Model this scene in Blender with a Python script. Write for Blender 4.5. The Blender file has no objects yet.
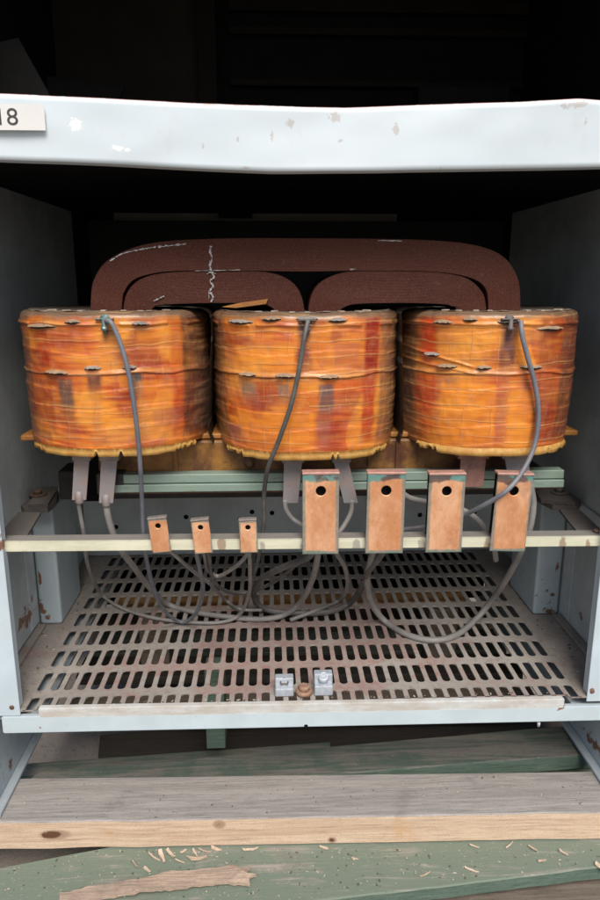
import bpy, bmesh, math, random
from math import radians, sin, cos, pi, tan, sqrt
from mathutils import Vector, noise, Matrix
random.seed(7)
scene = bpy.context.scene
COL = scene.collection

# ------------------------------------------------------------------ camera
CAM = Vector((-0.09, 0.0, 1.50))
TH, PS, FPX = radians(13.65), radians(2.38), 700.0
F_ = Vector((sin(PS)*cos(TH), cos(PS)*cos(TH), -sin(TH)))
R_ = Vector((cos(PS), -sin(PS), 0))
U_ = Vector((sin(PS)*sin(TH), cos(PS)*sin(TH), cos(TH)))
def at(px, py, **k):
    """point of a measured photo position on a known plane X=, Y= or Z="""
    d = F_ + R_*((px-300)/FPX) + U_*((450-py)/FPX)
    for i, n in enumerate('XYZ'):
        if n in k:
            t = (k[n]-CAM[i])/d[i]
    return CAM + d*t
cd = bpy.data.cameras.new('camera'); cam = bpy.data.objects.new('camera', cd); COL.objects.link(cam)
cam.location = CAM
cam.matrix_world = Matrix.Translation(CAM) @ Matrix((R_, U_, -F_)).transposed().to_4x4()
cd.sensor_fit = 'HORIZONTAL'; cd.sensor_width = 36; cd.lens = 36*FPX/600; cd.clip_start = .02; cd.clip_end = 500
scene.camera = cam

# ------------------------------------------------------------------ object helpers
WLOC = {}
def empty(name, loc, label, cat, group=None):
    o = bpy.data.objects.new(name, None); COL.objects.link(o); o.location = loc
    o.empty_display_size = .05
    WLOC[o.name] = Vector(loc); tag(o, label, cat, group); return o
def tag(o, label=None, cat=None, group=None, kind=None):
    if label: o['label'] = label
    if cat: o['category'] = cat
    if group: o['group'] = group
    if kind: o['kind'] = kind
    return o
def link_mesh(name, me, mat, parent=None, smooth=False, label=None):
    mats = mat if isinstance(mat, (list, tuple)) else [mat]
    for m in mats: me.materials.append(m)
    if parent is not None:
        off = WLOC[parent.name]
    else:
        xs = [v.co for v in me.vertices]
        lo = [min(v[i] for v in xs) for i in range(3)]; hi = [max(v[i] for v in xs) for i in range(3)]
        off = Vector(((lo[0]+hi[0])/2, (lo[1]+hi[1])/2, lo[2]))
    me.transform(Matrix.Translation(-off))
    if smooth:
        for p in me.polygons: p.use_smooth = True
    me.name = name
    o = bpy.data.objects.new(name, me); COL.objects.link(o)
    if parent is not None:
        o.parent = parent
    else:
        o.location = off
    WLOC[o.name] = off.copy()
    if label: o['label'] = label
    return o
def bm_obj(name, bm, mat, parent=None, smooth=False, label=None, fix=True):
    if fix: bmesh.ops.recalc_face_normals(bm, faces=bm.faces)
    me = bpy.data.meshes.new(name); bm.to_mesh(me); bm.free()
    return link_mesh(name, me, mat, parent, smooth, label)
def box(bm, x0, x1, y0, y1, z0, z1, bev=0, M=None, mi=0, seg=1):
    r = bmesh.ops.create_cube(bm, size=1)
    vs = r['verts']
    for v in vs:
        v.co = Vector(((x0+x1)/2+v.co.x*(x1-x0), (y0+y1)/2+v.co.y*(y1-y0), (z0+z1)/2+v.co.z*(z1-z0)))
    fs = set(f for v in vs for f in v.link_faces)
    for f in fs: f.material_index = mi
    if bev:
        es = list(set(e for v in vs for e in v.link_edges))
        g = bmesh.ops.bevel(bm, geom=es, offset=bev, segments=seg, affect='EDGES', profile=.5)
        vs = list(set(v for f in g['faces'] for v in f.verts) | set(v for v in vs if v.is_valid))
    if M is not None:
        for v in vs:
            if v.is_valid: v.co = M @ v.co
    return vs
def bx(name, dims, mat, parent=None, bev=.002, M=None, label=None):
    bm = bmesh.new(); box(bm, *dims, bev=bev, M=M, seg=2); return bm_obj(name, bm, mat, parent, label=label)
def lathe(bm, c, axis, prof, n=24, mi=0):
    """prof: list of (radius, height along axis)"""
    axis = Vector(axis).normalized(); a = axis.orthogonal().normalized(); b = axis.cross(a)
    rings = []
    for r, h in prof:
        rings.append([bm.verts.new(Vector(c)+axis*h+(a*cos(2*pi*i/n)+b*sin(2*pi*i/n))*max(r, 1e-5)) for i in range(n)])
    for k in range(len(rings)-1):
        for i in range(n):
            f = bm.faces.new((rings[k][i], rings[k][(i+1) % n], rings[k+1][(i+1) % n], rings[k+1][i])); f.material_index = mi; f.smooth = True
    for rg in (rings[0], rings[-1]):
        f = bm.faces.new(rg); f.material_index = mi
def spline(pts, n=10):
    pts = [Vector(p) for p in pts]
    P = [pts[0]*2-pts[1]] + pts + [pts[-1]*2-pts[-2]]
    out = []
    for i in range(1, len(P)-2):
        a, b, c, d = P[i-1], P[i], P[i+1], P[i+2]
        for k in range(n):
            t = k/n
            out.append(.5*((2*b)+(c-a)*t+(2*a-5*b+4*c-d)*t*t+(3*b-a-3*c+d)*t**3))
    out.append(pts[-1]); return out
def tube(bm, pts, r, seg=12, n=10, sm=True):
    L = spline(pts, n) if sm else [Vector(p) for p in pts]
    t = (L[1]-L[0]).normalized(); a = t.orthogonal().normalized(); rings = []
    for i, p in enumerate(L):
        t = (L[min(i+1, len(L)-1)]-L[max(i-1, 0)]).normalized()
        a = (a-t*a.dot(t)).normalized(); b = t.cross(a)
        rr = r(i/(len(L)-1)) if callable(r) else r
        rings.append([bm.verts.new(p+(a*cos(2*pi*k/seg)+b*sin(2*pi*k/seg))*rr) for k in range(seg)])
    for i in range(len(rings)-1):
        for k in range(seg):
            f = bm.faces.new((rings[i][k], rings[i][(k+1) % seg], rings[i+1][(k+1) % seg], rings[i+1][k])); f.smooth = True
    bm.faces.new(rings[0]); bm.faces.new(rings[-1])
def prism(bm, poly, vec, mi=0, mi_side=None):
    """poly: list of 3D points; extruded by vec"""
    vec = Vector(vec); a = [bm.verts.new(Vector(p)) for p in poly]; b = [bm.verts.new(Vector(p)+vec) for p in poly]
    n = len(poly)
    bm.faces.new(a).material_index = mi; bm.faces.new(list(reversed(b))).material_index = mi
    for i in range(n):
        bm.faces.new((a[i], b[i], b[(i+1) % n], a[(i+1) % n])).material_index = mi if mi_side is None else mi_side

# ------------------------------------------------------------------ materials
class NT:
    def __init__(s, name, rough=.6, metal=0.0, spec=.5):
        s.m = bpy.data.materials.new(name); s.m.use_nodes = True; s.t = s.m.node_tree; s.n = s.t.nodes
        s.b = s.n['Principled BSDF']; s.b.inputs['Roughness'].default_value = rough
        s.b.inputs['Metallic'].default_value = metal; s.b.inputs['Specular IOR Level'].default_value = spec
        s.tc = s.n.new('ShaderNodeTexCoord'); s.geo = s.n.new('ShaderNodeNewGeometry')
    def l(s, a, b): s.t.links.new(a, b)
    def map(s, scale=(1, 1, 1), src='Object', loc=(0, 0, 0), rot=(0, 0, 0)):
        m = s.n.new('ShaderNodeMapping'); m.inputs['Scale'].default_value = scale; m.inputs['Location'].default_value = loc
        m.inputs['Rotation'].default_value = rot
        s.l(s.geo.outputs['Position'] if src == 'World' else s.tc.outputs[src], m.inputs[0]); return m.outputs[0]
    def noise(s, scale, detail=4, rough=.6, vec=None, dist=0):
        k = s.n.new('ShaderNodeTexNoise'); k.inputs['Scale'].default_value = scale; k.inputs['Detail'].default_value = detail
        k.inputs['Roughness'].default_value = rough; k.inputs['Distortion'].default_value = dist
        s.l(vec if vec is not None else s.map(), k.inputs['Vector']); return k.outputs['Fac']
    def ramp(s, fac, stops, interp='LINEAR'):
        r = s.n.new('ShaderNodeValToRGB'); r.color_ramp.interpolation = interp
        e = r.color_ramp.elements
        while len(e) < len(stops): e.new(.5)
        for i, (p, c) in enumerate(stops):
            e[i].position = p; e[i].color = (c if isinstance(c, (tuple, list)) else (c, c, c)) + (1,) if isinstance(c, tuple) else (c, c, c, 1)
        s.l(fac, r.inputs[0]); return r.outputs[0]
    def mix(s, fac, a, b, mode='MIX'):
        m = s.n.new('ShaderNodeMix'); m.data_type = 'RGBA'; m.blend_type = mode
        for inp, v in ((m.inputs[0], fac), (m.inputs[6], a), (m.inputs[7], b)):
            if hasattr(v, 'is_linked') or hasattr(v, 'links'): s.l(v, inp)
            elif isinstance(v, (int, float)): inp.default_value = v
            else: inp.default_value = tuple(v)+(1,)
        return m.outputs[2]
    def math(s, op, a, b=0.0, c=None, clamp=False):
        m = s.n.new('ShaderNodeMath'); m.operation = op; m.use_clamp = clamp
        for i, v in enumerate((a, b) if c is None else (a, b, c)):
            if isinstance(v, (int, float)): m.inputs[i].default_value = v
            else: s.l(v, m.inputs[i])
        return m.outputs[0]
    def smooth(s, v, lo, hi, o0=0., o1=1.):
        m = s.n.new('ShaderNodeMapRange'); m.interpolation_type = 'SMOOTHSTEP'
        s.l(v, m.inputs[0])
        for i, x in enumerate((lo, hi, o0, o1)): m.inputs[i+1].default_value = x
        return m.outputs[0]
    def spot(s, p, r, warp=None, sc=(1, 1, 1)):
        """1 inside an irregular patch about world point p"""
        v = s.n.new('ShaderNodeVectorMath'); v.operation = 'SUBTRACT'; s.l(s.geo.outputs['Position'], v.inputs[0]); v.inputs[1].default_value = p
        w = s.n.new('ShaderNodeVectorMath'); w.operation = 'MULTIPLY'; s.l(v.outputs[0], w.inputs[0]); w.inputs[1].default_value = sc
        d = s.n.new('ShaderNodeVectorMath'); d.operation = 'LENGTH'; s.l(w.outputs[0], d.inputs[0])
        x = d.outputs['Value']
        if warp is not None: x = s.math('ADD', x, s.math('MULTIPLY', s.math('SUBTRACT', warp, .5), r*5.0))
        return s.smooth(x, r, r*.6)
    def sep(s, src='Generated'):
        k = s.n.new('ShaderNodeSeparateXYZ'); s.l(s.geo.outputs['Position'] if src == 'World' else s.tc.outputs[src], k.inputs[0]); return k.outputs
    def up(s):
        k = s.n.new('ShaderNodeSeparateXYZ'); s.l(s.geo.outputs['Normal'], k.inputs[0]); return k.outputs[2]
    def bump(s, h, strength=.3, dist=.002):
        b = s.n.new('ShaderNodeBump'); b.inputs['Strength'].default_value = strength; b.inputs['Distance'].default_value = dist
        s.l(h, b.inputs['Height']); s.l(b.outputs[0], s.b.inputs['Normal'])
    def color(s, c): s.l(c, s.b.inputs['Base Color'])
    def roughness(s, c): s.l(c, s.b.inputs['Roughness'])

RUST = (.19, .065, .025); DUST = (.25, .225, .20)
def painted_steel(name, base, chips=.35, dust=.6, spots=(), rough=.45, mottled=.12, scuff=0.):
    k = NT(name, rough)
    big = k.noise(3, 4, .6, k.map(src='World')); fine = k.noise(38, 5, .7, k.map(src='World')); mid = k.noise(12, 6, .7, k.map(src='World'))
    dark = tuple(c*(1-mottled*2) for c in base); lite = tuple(min(1, c*(1+mottled*.6)) for c in base)
    c = k.mix(k.smooth(k.math('ADD', big, k.math('MULTIPLY', mid, .4)), .5, .95), dark, lite)
    # grimy speckle
    sp = k.smooth(k.noise(90, 3, .7, k.map(src='World')), .66, .76)
    c = k.mix(k.math('MULTIPLY', sp, .45), c, (.2, .17, .14))
    if scuff:
        sc = k.smooth(k.noise(30, 4, .8, k.map((1, 1, .35), 'World', rot=(0, .5, 0))), .60, .70)
        c = k.mix(k.math('MULTIPLY', sc, scuff), c, tuple(b*.45 for b in base))
    # rust chips
    ch = k.smooth(k.math('ADD', k.math('MULTIPLY', fine, .75), k.math('MULTIPLY', big, .4)), .79-.08*chips, .85-.08*chips)
    c = k.mix(ch, c, RUST)
    for p, r, *sc in spots:
        m = k.spot(p, r, fine, sc[0] if sc else (1, 1, 1))
        c = k.mix(k.math('MULTIPLY', m, .95), c, k.mix(mid, (.10, .035, .018), (.30, .12, .045)))
    if dust:
        d = k.math('MULTIPLY', k.smooth(k.up(), .5, .95), k.smooth(mid, .2, .6, dust*.6, dust))
        c = k.mix(d, c, DUST)
        k.roughness(k.math('ADD', rough, k.math('MULTIPLY', d, .4)))
    k.color(c); k.bump(k.math('ADD', mid, k.math('MULTIPLY', fine, .3)), .12, .002); return k.m

def spotw(px, py, r, sc=(1, 1, 1), **k): return (tuple(at(px, py, **k)), r, sc)
STEEL = (.50, .585, .66)
M_rail = NT('rail_paint', .42)
def mk_rail():
    k = M_rail; w = k.map(src='World')
    big = k.noise(2.2, 3, .5, w); fine = k.noise(60, 5, .75, w); mid = k.noise(16, 5, .7, w)
    c = k.mix(big, (.62, .71, .77), (.68, .76, .80))
    c = k.mix(k.math('MULTIPLY', k.smooth(mid, .58, .75), .22), c, (.50, .50, .50))
    for px, py, r, sc in ((76, 126, .012, (1, 1, 1)), (118, 148, .008, (.6, 1, 1.4)), (128, 150, .005, (.7, 1, 1))):
        c = k.mix(k.spot(tuple(at(px, py, Y=1.51)), r, fine, sc), c, (.93, .93, .9))
    for px, py, r, sc in ((336, 116, .010, (.8, 1, .8)), (396, 131, .008, (1.2, 1, .6)), (574, 104, .014, (.5, 1, 1.7)), (586, 121, .005, (1.4, 1, .6)),
                          (210, 105, .006, (.4, 1, 1.5)), (235, 106, .008, (.4, 1, 2)), (272, 138, .006, (1.6, 1, .5)), (203, 147, .004, (1.5, 1, .6)), (340, 141, .004, (1, 1, 1)),
                          (238, 140, .003, (1, 1, .6)), (291, 124, .006, (.8, 1, .8)), (248, 168, .005, (.5, 1, 1.5)), (440, 168, .003, (1, 1, .6)), (573, 166, .003, (1, 1, 1))):
        m = k.spot(tuple(at(px, py, Y=1.51)), r, fine, sc)
        c = k.mix(k.math('MULTIPLY', m, .42), c, (.40, .28, .20))
    z = k.sep('World')[2]
    c = k.mix(k.math('MULTIPLY', k.smooth(k.up(), .4, .9), k.smooth(fine, .35, .5)), c, (.42, .18, .15))
    k.color(c); k.bump(k.math('ADD', k.noise(5, 3, .5, w), k.math('MULTIPLY', fine, .08)), .35, .006)
mk_rail(); M_rail = M_rail.m
M_post = painted_steel('post_paint', (.57, .67, .73), .05, .4, [spotw(592, 690, .006, Y=1.51), spotw(1, 545, .02, Y=1.51)], rough=.4, mottled=.05)
M_sill = painted_steel('sill_paint', (.57, .67, .72), .28, .25, [spotw(45, 712, .010, (.6, 1, 2), Y=1.51), spotw(40, 726, .005, Y=1.51), spotw(318, 708, .012, (.4, 1, 2), Y=1.51), spotw(150, 705, .006, (.4, 1, 2), Y=1.51), spotw(560, 706, .008, (.6, 1, 1), Y=1.51)], rough=.4, mottled=.05)
M_wall = painted_steel('inner_wall_paint', (.54, .60, .62), .45, .5,
    [spotw(24, 618, .030, (.5, .5, 1), X=-.79), spotw(30, 600, .014, X=-.79), spotw(583, 615, .012, X=.79), spotw(570, 575, .008, X=.79)], mottled=.12, scuff=.15)
M_boxp = painted_steel('channel_paint', (.48, .57, .61), 1.05, .5,
    [spotw(39, 575, .012, (2.5, .3, .5), Y=1.94), spotw(41, 605, .016, (1.8, .3, .6), Y=1.94), spotw(48, 618, .018, (1, .4, 2), Y=1.94), spotw(60, 590, .004, Y=1.94), spotw(55, 597, .003, Y=1.94), spotw(64, 600, .006, (2, .3, .6), Y=1.94),
     spotw(548, 612, .020, (1, .4, 1.4), Y=1.94), spotw(557, 568, .012, (2, .4, .6), Y=1.94), spotw(553, 595, .006, Y=1.94)], mottled=.06)
M_base = painted_steel('base_side_paint', (.50, .59, .65), .6, .3, [spotw(8, 765, .015, (2, 1, .4), X=-.8), spotw(590, 740, .02, (1, .4, 1), X=.79)], mottled=.1, scuff=.6)
def simple(name, col, col2=None, scale=20, rough=.7, metal=0., bump=.2, dust=0., stretch=(1, 1, 1), spec=.5):
    k = NT(name, rough, metal, spec); n = k.noise(scale, 6, .7, k.map(stretch)); n2 = k.noise(scale*5, 4, .7, k.map(stretch))
    c = k.mix(k.smooth(k.math('ADD', n, k.math('MULTIPLY', n2, .3)), .45, .85), col, col2 or tuple(x*.6 for x in col))
    if dust: c = k.mix(k.math('MULTIPLY', k.smooth(k.up(), .3, .9), dust), c, DUST)
    k.color(c)
    if bump: k.bump(k.math('ADD', n, k.math('MULTIPLY', n2, .4)), bump, .002)
    return k.m
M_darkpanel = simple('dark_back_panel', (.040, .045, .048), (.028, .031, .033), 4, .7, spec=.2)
M_black = simple('black_shadow_steel', (.010, .010, .010), (.006, .006, .006), 6, .8, spec=.1)  # near-black colour stands in for deep shade inside the cabinet
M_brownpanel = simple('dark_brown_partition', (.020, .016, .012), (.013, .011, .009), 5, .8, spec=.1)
M_backlow = painted_steel('rear_channel_paint', (.56, .62, .64), .3, .4, [spotw(300, 520, .012, (.7, 1, 1), Y=2.45), spotw(285, 515, .006, Y=2.45), spotw(270, 526, .006, Y=2.45)], mottled=.1)
M_slit = simple('light_slit_strip', (.30, .29, .26), (.2, .19, .17), 8, .6)
M_dustysteel = simple('dusty_grey_steel', (.17, .16, .15), (.10, .09, .085), 30, .6, .3, dust=.5)
M_rusty = simple('rusty_steel', (.22, .12, .08), (.12, .06, .04), 60, .75, .2, dust=.35)
M_zinc = simple('dull_zinc', (.55, .60, .66), (.40, .44, .49), 70, .5, .25); M_tanrust = simple('tan_rusty_steel', (.42, .27, .19), (.30, .17, .11), 80, .7, .2)
M_patina = simple('tarnished_stud', (.32, .42, .40), (.12, .22, .20), 90, .45, .6)
def mk_lead():
    k = NT('dusty_tinned_strap', .6, .25); n = k.noise(25, 5, .7); f = k.noise(120, 3, .7)
    c = k.mix(k.smooth(n, .4, .65), (.27, .26, .27), (.33, .25, .23)); c = k.mix(k.smooth(f, .62, .72), c, (.12, .14, .13))
    k.color(c); k.bump(n, .3, .002); return k.m
M_lead = mk_lead()
M_leadcopper = simple('pinkish_copper_strap', (.42, .22, .18), (.24, .13, .11), 40, .55, .3)
def mk_green():
    k = NT('green_tinted_clamp', .5, .15); w = k.map((.4, 1, 3), 'World'); n = k.noise(9, 6, .7, w); f = k.noise(50, 4, .7, w)
    c = k.mix(n, (.19, .28, .23), (.30, .38, .32)); c = k.mix(k.smooth(f, .6, .72), c, (.17, .16, .11)); k.color(c); k.bump(f, .2, .002); return k.m
M_green = mk_green()
def mk_core():
    k = NT('core_lamination', .62, 0, .25); v = k.map(src='World')
    f = k.noise(420, 3, .8, v); n = k.noise(7, 5, .6, v)
    c = k.mix(n, (.058, .014, .008), (.100, .029, .017))
    c = k.mix(k.math('MULTIPLY', k.smooth(f, .50, .62), .55), c, (.19, .085, .06)); c = k.mix(k.smooth(k.noise(150, 3, .8, v), .56, .68, 0., .5), c, (.02, .009, .007)); c = k.mix(k.smooth(k.noise(34, 5, .8, v), .60, .70, 0., .4), c, (.15, .09, .075))
    # sheet layers show as fine lines following the loop, stored as a point attribute
    at_ = k.n.new('ShaderNodeAttribute'); at_.attribute_name = 'layer'
    s = k.math('SINE', k.math('MULTIPLY', at_.outputs['Fac'], 2*pi*26)); s2 = k.math('SINE', k.math('MULTIPLY', at_.outputs['Fac'], 2*pi*7.3))
    c = k.mix(k.math('MULTIPLY', k.smooth(k.math('ADD', s, s2), .6, 1.8), .22), c, (.025, .010, .008))
    k.color(c); k.bump(k.math('ADD', s, k.math('MULTIPLY', f, 2)), .3, .001); return k.m
M_core = mk_core()
M_yokelow = NT('varnished_lower_yoke', .45)
def mk_yl():
    k = M_yokelow; v = k.map((.8, 1, .7), 'World'); n = k.noise(11, 5, .7, v); f = k.noise(60, 4, .7, v)
    c = k.mix(k.smooth(n, .35, .65), (.085, .03, .015), (.32, .15, .03)); c = k.mix(k.smooth(f, .6, .75), c, (.06, .03, .02)); k.color(c); k.bump(n, .3, .003)
mk_yl(); M_yokelow = M_yokelow.m
M_board = simple('amber_board', (.50, .22, .05), (.30, .12, .03), 30, .5, stretch=(.3, 1, 1))
M_chalk = simple('chalk_mark', (.62, .62, .62), (.30, .28, .28), 160, .9, bump=0)
M_paper = simple('dusty_insulating_paper', (.20, .17, .14), (.11, .09, .075), 26, .85)
M_cap = simple('dusty_coil_top', (.22, .175, .135), (.12, .09, .07), 35, .9)
def mk_bar():
    k = NT('cream_laminate_bar', .55); v = k.map((.15, 1, 1), 'World'); n = k.noise(40, 6, .7, v); w = k.noise(14, 5, .7, k.map(src='World'))
    c = k.mix(k.smooth(n, .3, .7), (.56, .56, .42), (.74, .73, .57)); c = k.mix(k.math('MULTIPLY', k.smooth(w, .58, .72), .5), c, (.30, .22, .13))
    for px in (203, 222, 262, 303, 357, 421, 487, 562, 588):
        c = k.mix(k.math('MULTIPLY', k.spot(tuple(at(px, 547, Y=1.531)), .009, w, (1, 1, .4)), .75), c, (.28, .17, .11) if px > 480 or px < 230 else (.30, .28, .24))
    c = k.mix(k.math('MULTIPLY', k.smooth(k.up(), .4, .9), .93), c, k.mix(w, (.17, .16, .155), (.25, .235, .22)))
    k.color(c); k.bump(n, .2, .002); return k.m
M_bar = mk_bar()
def mk_copper(name, small):
    k = NT(name, .36, .45); g = k.sep('Generated'); o = k.n.new('ShaderNodeObjectInfo')
    mp = k.map(src='World'); n = k.noise(22, 5, .7, mp); f = k.noise(95, 4, .7, mp); st = k.noise(11, 6, .72, k.map((1.4, 1, .7), 'World'))
    c = k.mix(k.smooth(st, .36, .66), (.76, .34, .16), (.97, .57, .34)); c = k.mix(k.math('MULTIPLY', k.smooth(n, .52, .72), .4), c, (.38, .20, .14)); c = k.mix(k.math('MULTIPLY', k.smooth(k.noise(70, 5, .75, k.map((.5, 1, 3), 'World')), .56, .70), .35), c, (.95, .62, .45))
    ex = k.math('MINIMUM', g[0], k.math('SUBTRACT', 1., g[0])); ez = k.math('MINIMUM', g[2], k.math('MULTIPLY', k.math('SUBTRACT', 1., g[2]), .8))
    wob = k.math('MULTIPLY', k.math('SUBTRACT', n, .5), .10)
    e = k.math('MINIMUM', k.math('ADD', ex, wob), k.math('ADD', k.math('MULTIPLY', ez, 2.0 if not small else 1.6), wob))
    c = k.mix(k.math('MULTIPLY', k.smooth(e, .105, .07), .85), c, k.mix(k.smooth(f, .4, .6), (.24, .30, .27), (.38, .36, .32)))
    if not small:
        top = k.math('ADD', g[2], wob)
        c = k.mix(k.math('MULTIPLY', k.smooth(k.math('ADD', top, k.math('MULTIPLY', k.math('SUBTRACT', k.noise(13, 3, .5, mp), .5), .22)), .905, .93), .85), c, k.mix(k.smooth(k.noise(16, 4, .6, k.map((1, 1, 1), 'World', loc=(5, 2, 1))), .47, .54), (.11, .085, .09), (.14, .38, .35)))
        c = k.mix(k.math('MULTIPLY', k.smooth(k.math('ADD', g[2], k.math('MULTIPLY', wob, 1.6)), .05, .015), .8), c, (.20, .32, .27))
    k.color(c); k.roughness(k.smooth(n, .3, .7, .28, .5)); k.bump(k.math('ADD', k.noise(8, 2, .5, mp), k.math('MULTIPLY', f, .08)), .55, .008); return k.m
M_cu = mk_copper('copper_plate', False); M_cus = mk_copper('copper_strip', True)
M_culip = simple('worn_pink_copper', (.62, .34, .28), (.40, .26, .22), 60, .5, .3)
M_cugrey = simple('tarnished_copper', (.30, .27, .25), (.22, .19, .17), 60, .55, .3)
M_darkcu = simple('hole_shade_copper', (.020, .016, .014), (.012, .01, .01), 50, .8, spec=.1)  # near-black stands in for the shade behind the terminal holes
def mk_cable(name, a, b):
    k = NT(name, .5); n = k.noise(14, 5, .7, k.map(src='World')); f = k.noise(160, 3, .7, k.map(src='World'))
    c = k.mix(k.smooth(n, .35, .65), a, b); c = k.mix(k.math('MULTIPLY', k.smooth(k.up(), .1, .9), k.smooth(f, .3, .7, .25, .6)), c, (.27, .25, .235)); k.color(c); k.bump(f, .15, .001); return k.m
M_cblue = mk_cable('slate_cable', (.13, .14, .17), (.20, .21, .24))
M_cgrey = mk_cable('dusty_grey_cable', (.22, .213, .205), (.31, .295, .28))
M_cdark = mk_cable('charcoal_cable', (.075, .073, .07), (.15, .143, .135))
def mk_floor():
    k = NT('dusty_grating_steel', .75); w = k.map(src='World'); n = k.noise(5, 5, .65, w); f = k.noise(60, 5, .75, w); m = k.noise(2.1, 3, .5, k.map((1, 1, 1), 'World', loc=(3, 1, 0)))
    c = k.mix(k.smooth(n, .3, .7), (.27, .243, .217), (.39, .355, .32))
    c = k.mix(k.math('MULTIPLY', k.smooth(f, .50, .68), .55), c, (.17, .13, .11))
    c = k.mix(k.math('MULTIPLY', k.math('MULTIPLY', k.spot(tuple(at(320, 650, Z=.5)), .42, n, (.75, 1.5, 1)), k.smooth(f, .35, .6)), .4), c, (.42, .17, .15))
    k.color(c); k.bump(f, .3, .0015); return k.m
M_floor = mk_floor()
def mk_wood(name, a, b, grain=(.5, 14, 14), spots=(), flecks=.5, rough=.85, stain=(.08, .07, .06), paint=None, rot=0.):
    k = NT(name, rough, 0, .25); w = k.map(grain, 'World', rot=(0, 0, rot)); g = k.noise(6, 7, .7, w, 1.2); g2 = k.noise(22, 5, .7, w); n = k.noise(7, 5, .65, k.map(src='World')); f = k.noise(130, 3, .8, k.map(src='World'))
    g3 = k.noise(70, 4, .8, w); c = k.mix(k.smooth(g, .3, .7), a, b); c = k.mix(k.smooth(g2, .52, .68, 0., .5), c, tuple(x*.5 for x in a)); c = k.mix(k.smooth(g3, .56, .66, 0., .5), c, tuple(x*.4 for x in a)); c = k.mix(k.smooth(k.noise(260, 3, .8, k.map(src='World')), .5, .62, 0., .25), c, tuple(x*.5 for x in a))
    c = k.mix(k.math('MULTIPLY', k.smooth(n, .55, .75), .55), c, stain)
    if paint: c = k.mix(k.smooth(k.math('ADD', k.math('MULTIPLY', n, .5), k.math('MULTIPLY', g, .6)), paint[1], paint[1]+.14), paint[0], c)
    if flecks: c = k.mix(k.math('MULTIPLY', k.smooth(f, .665, .70), flecks), c, (.60, .57, .50)); c = k.mix(k.math('MULTIPLY', k.smooth(f, .36, .31), .5), c, (.07, .065, .055))
    for p, r, sc in spots:
        c = k.mix(k.spot(p, r*1.9, None, sc), c, tuple(x*.72 for x in a)); c = k.mix(k.spot(p, r, n, sc), c, (.13, .06, .035))
        
    k.color(c); k.bump(k.math('ADD', g, k.math('MULTIPLY', g2, .5)), .45, .003); return k.m
M_beamtop = mk_wood('weathered_grey_wood', (.28, .26, .243), (.43, .40, .375), (.5, 9, 9), flecks=.6, stain=(.15, .14, .135))
M_beamfront = mk_wood('raw_pine_edge', (.56, .39, .27), (.76, .59, .44), (.35, 6, 10), [spotw(54, 837, .016, (.6, 1, 1.6), Y=1.48), spotw(219, 826, .009, (.8, 1, 1), Y=1.475), spotw(332, 840, .006, (.8, 1, 1), Y=1.475)], flecks=0, stain=(.55, .34, .17), rough=.7)
GREENP = (.185, .225, .175)
M_gboard = mk_wood('green_washed_board', (.30, .275, .24), (.40, .365, .32), (.6, 9, 9), flecks=.9, paint=(GREENP, .56), stain=(.12, .145, .115), rot=-.12)
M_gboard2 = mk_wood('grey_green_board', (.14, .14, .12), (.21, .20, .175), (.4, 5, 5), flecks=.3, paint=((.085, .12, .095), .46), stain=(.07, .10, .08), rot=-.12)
M_gside = mk_wood('green_board_edge', (.09, .14, .11), (.15, .21, .165), flecks=.2, stain=(.07, .11, .085))
M_oldwood = mk_wood('old_grey_wood', (.15, .12, .095), (.24, .20, .165), flecks=.2)
M_tanboard = mk_wood('tan_board', (.50, .27, .11), (.66, .40, .18), flecks=0, stain=(.35, .17, .07))
M_splint = mk_wood('fresh_splinter_wood', (.56, .42, .31), (.76, .62, .48), (2, 20, 20), flecks=0, stain=(.36, .26, .2))
M_splintgrey = mk_wood('greyed_splinter_wood', (.32, .25, .20), (.62, .46, .35), (1, 22, 22), flecks=0, stain=(.2, .17, .14))
def mk_ground():
    k = NT('gravelly_concrete', .9, 0, .2); w = k.map(src='World'); n = k.noise(3, 6, .7, w); f = k.noise(45, 5, .8, w)
    c = k.mix(n, (.24, .205, .17), (.33, .29, .25)); c = k.mix(k.smooth(f, .5, .7), c, (.20, .17, .145)); k.color(c); k.bump(f, .6, .01); return k.m
M_ground = mk_ground()
M_labelw = simple('white_label', (.80, .80, .78), (.74, .74, .73), 10, .5, bump=0)
M_ink = simple('grey_ink', (.06, .06, .065), (.05, .05, .05), 10, .6, bump=0)

# ------------------------------------------------------------------ ground
bm = bmesh.new(); bmesh.ops.create_grid(bm, x_segments=40, y_segments=40, size=30)
for v in bm.verts: v.co.y += 3; v.co.z = 0
tag(bm_obj('ground', bm, M_ground), kind='structure')

# ------------------------------------------------------------------ cabinet
XL, XR, Y0, YB, ZB, ZT = -.79, .79, 1.51, 2.68, .20, 2.55
cab = empty('metal_cabinet', (0, 2.1, .2), 'open fronted pale blue grey steel cabinet with slotted floor and dented top rail', 'cabinet')
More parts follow.
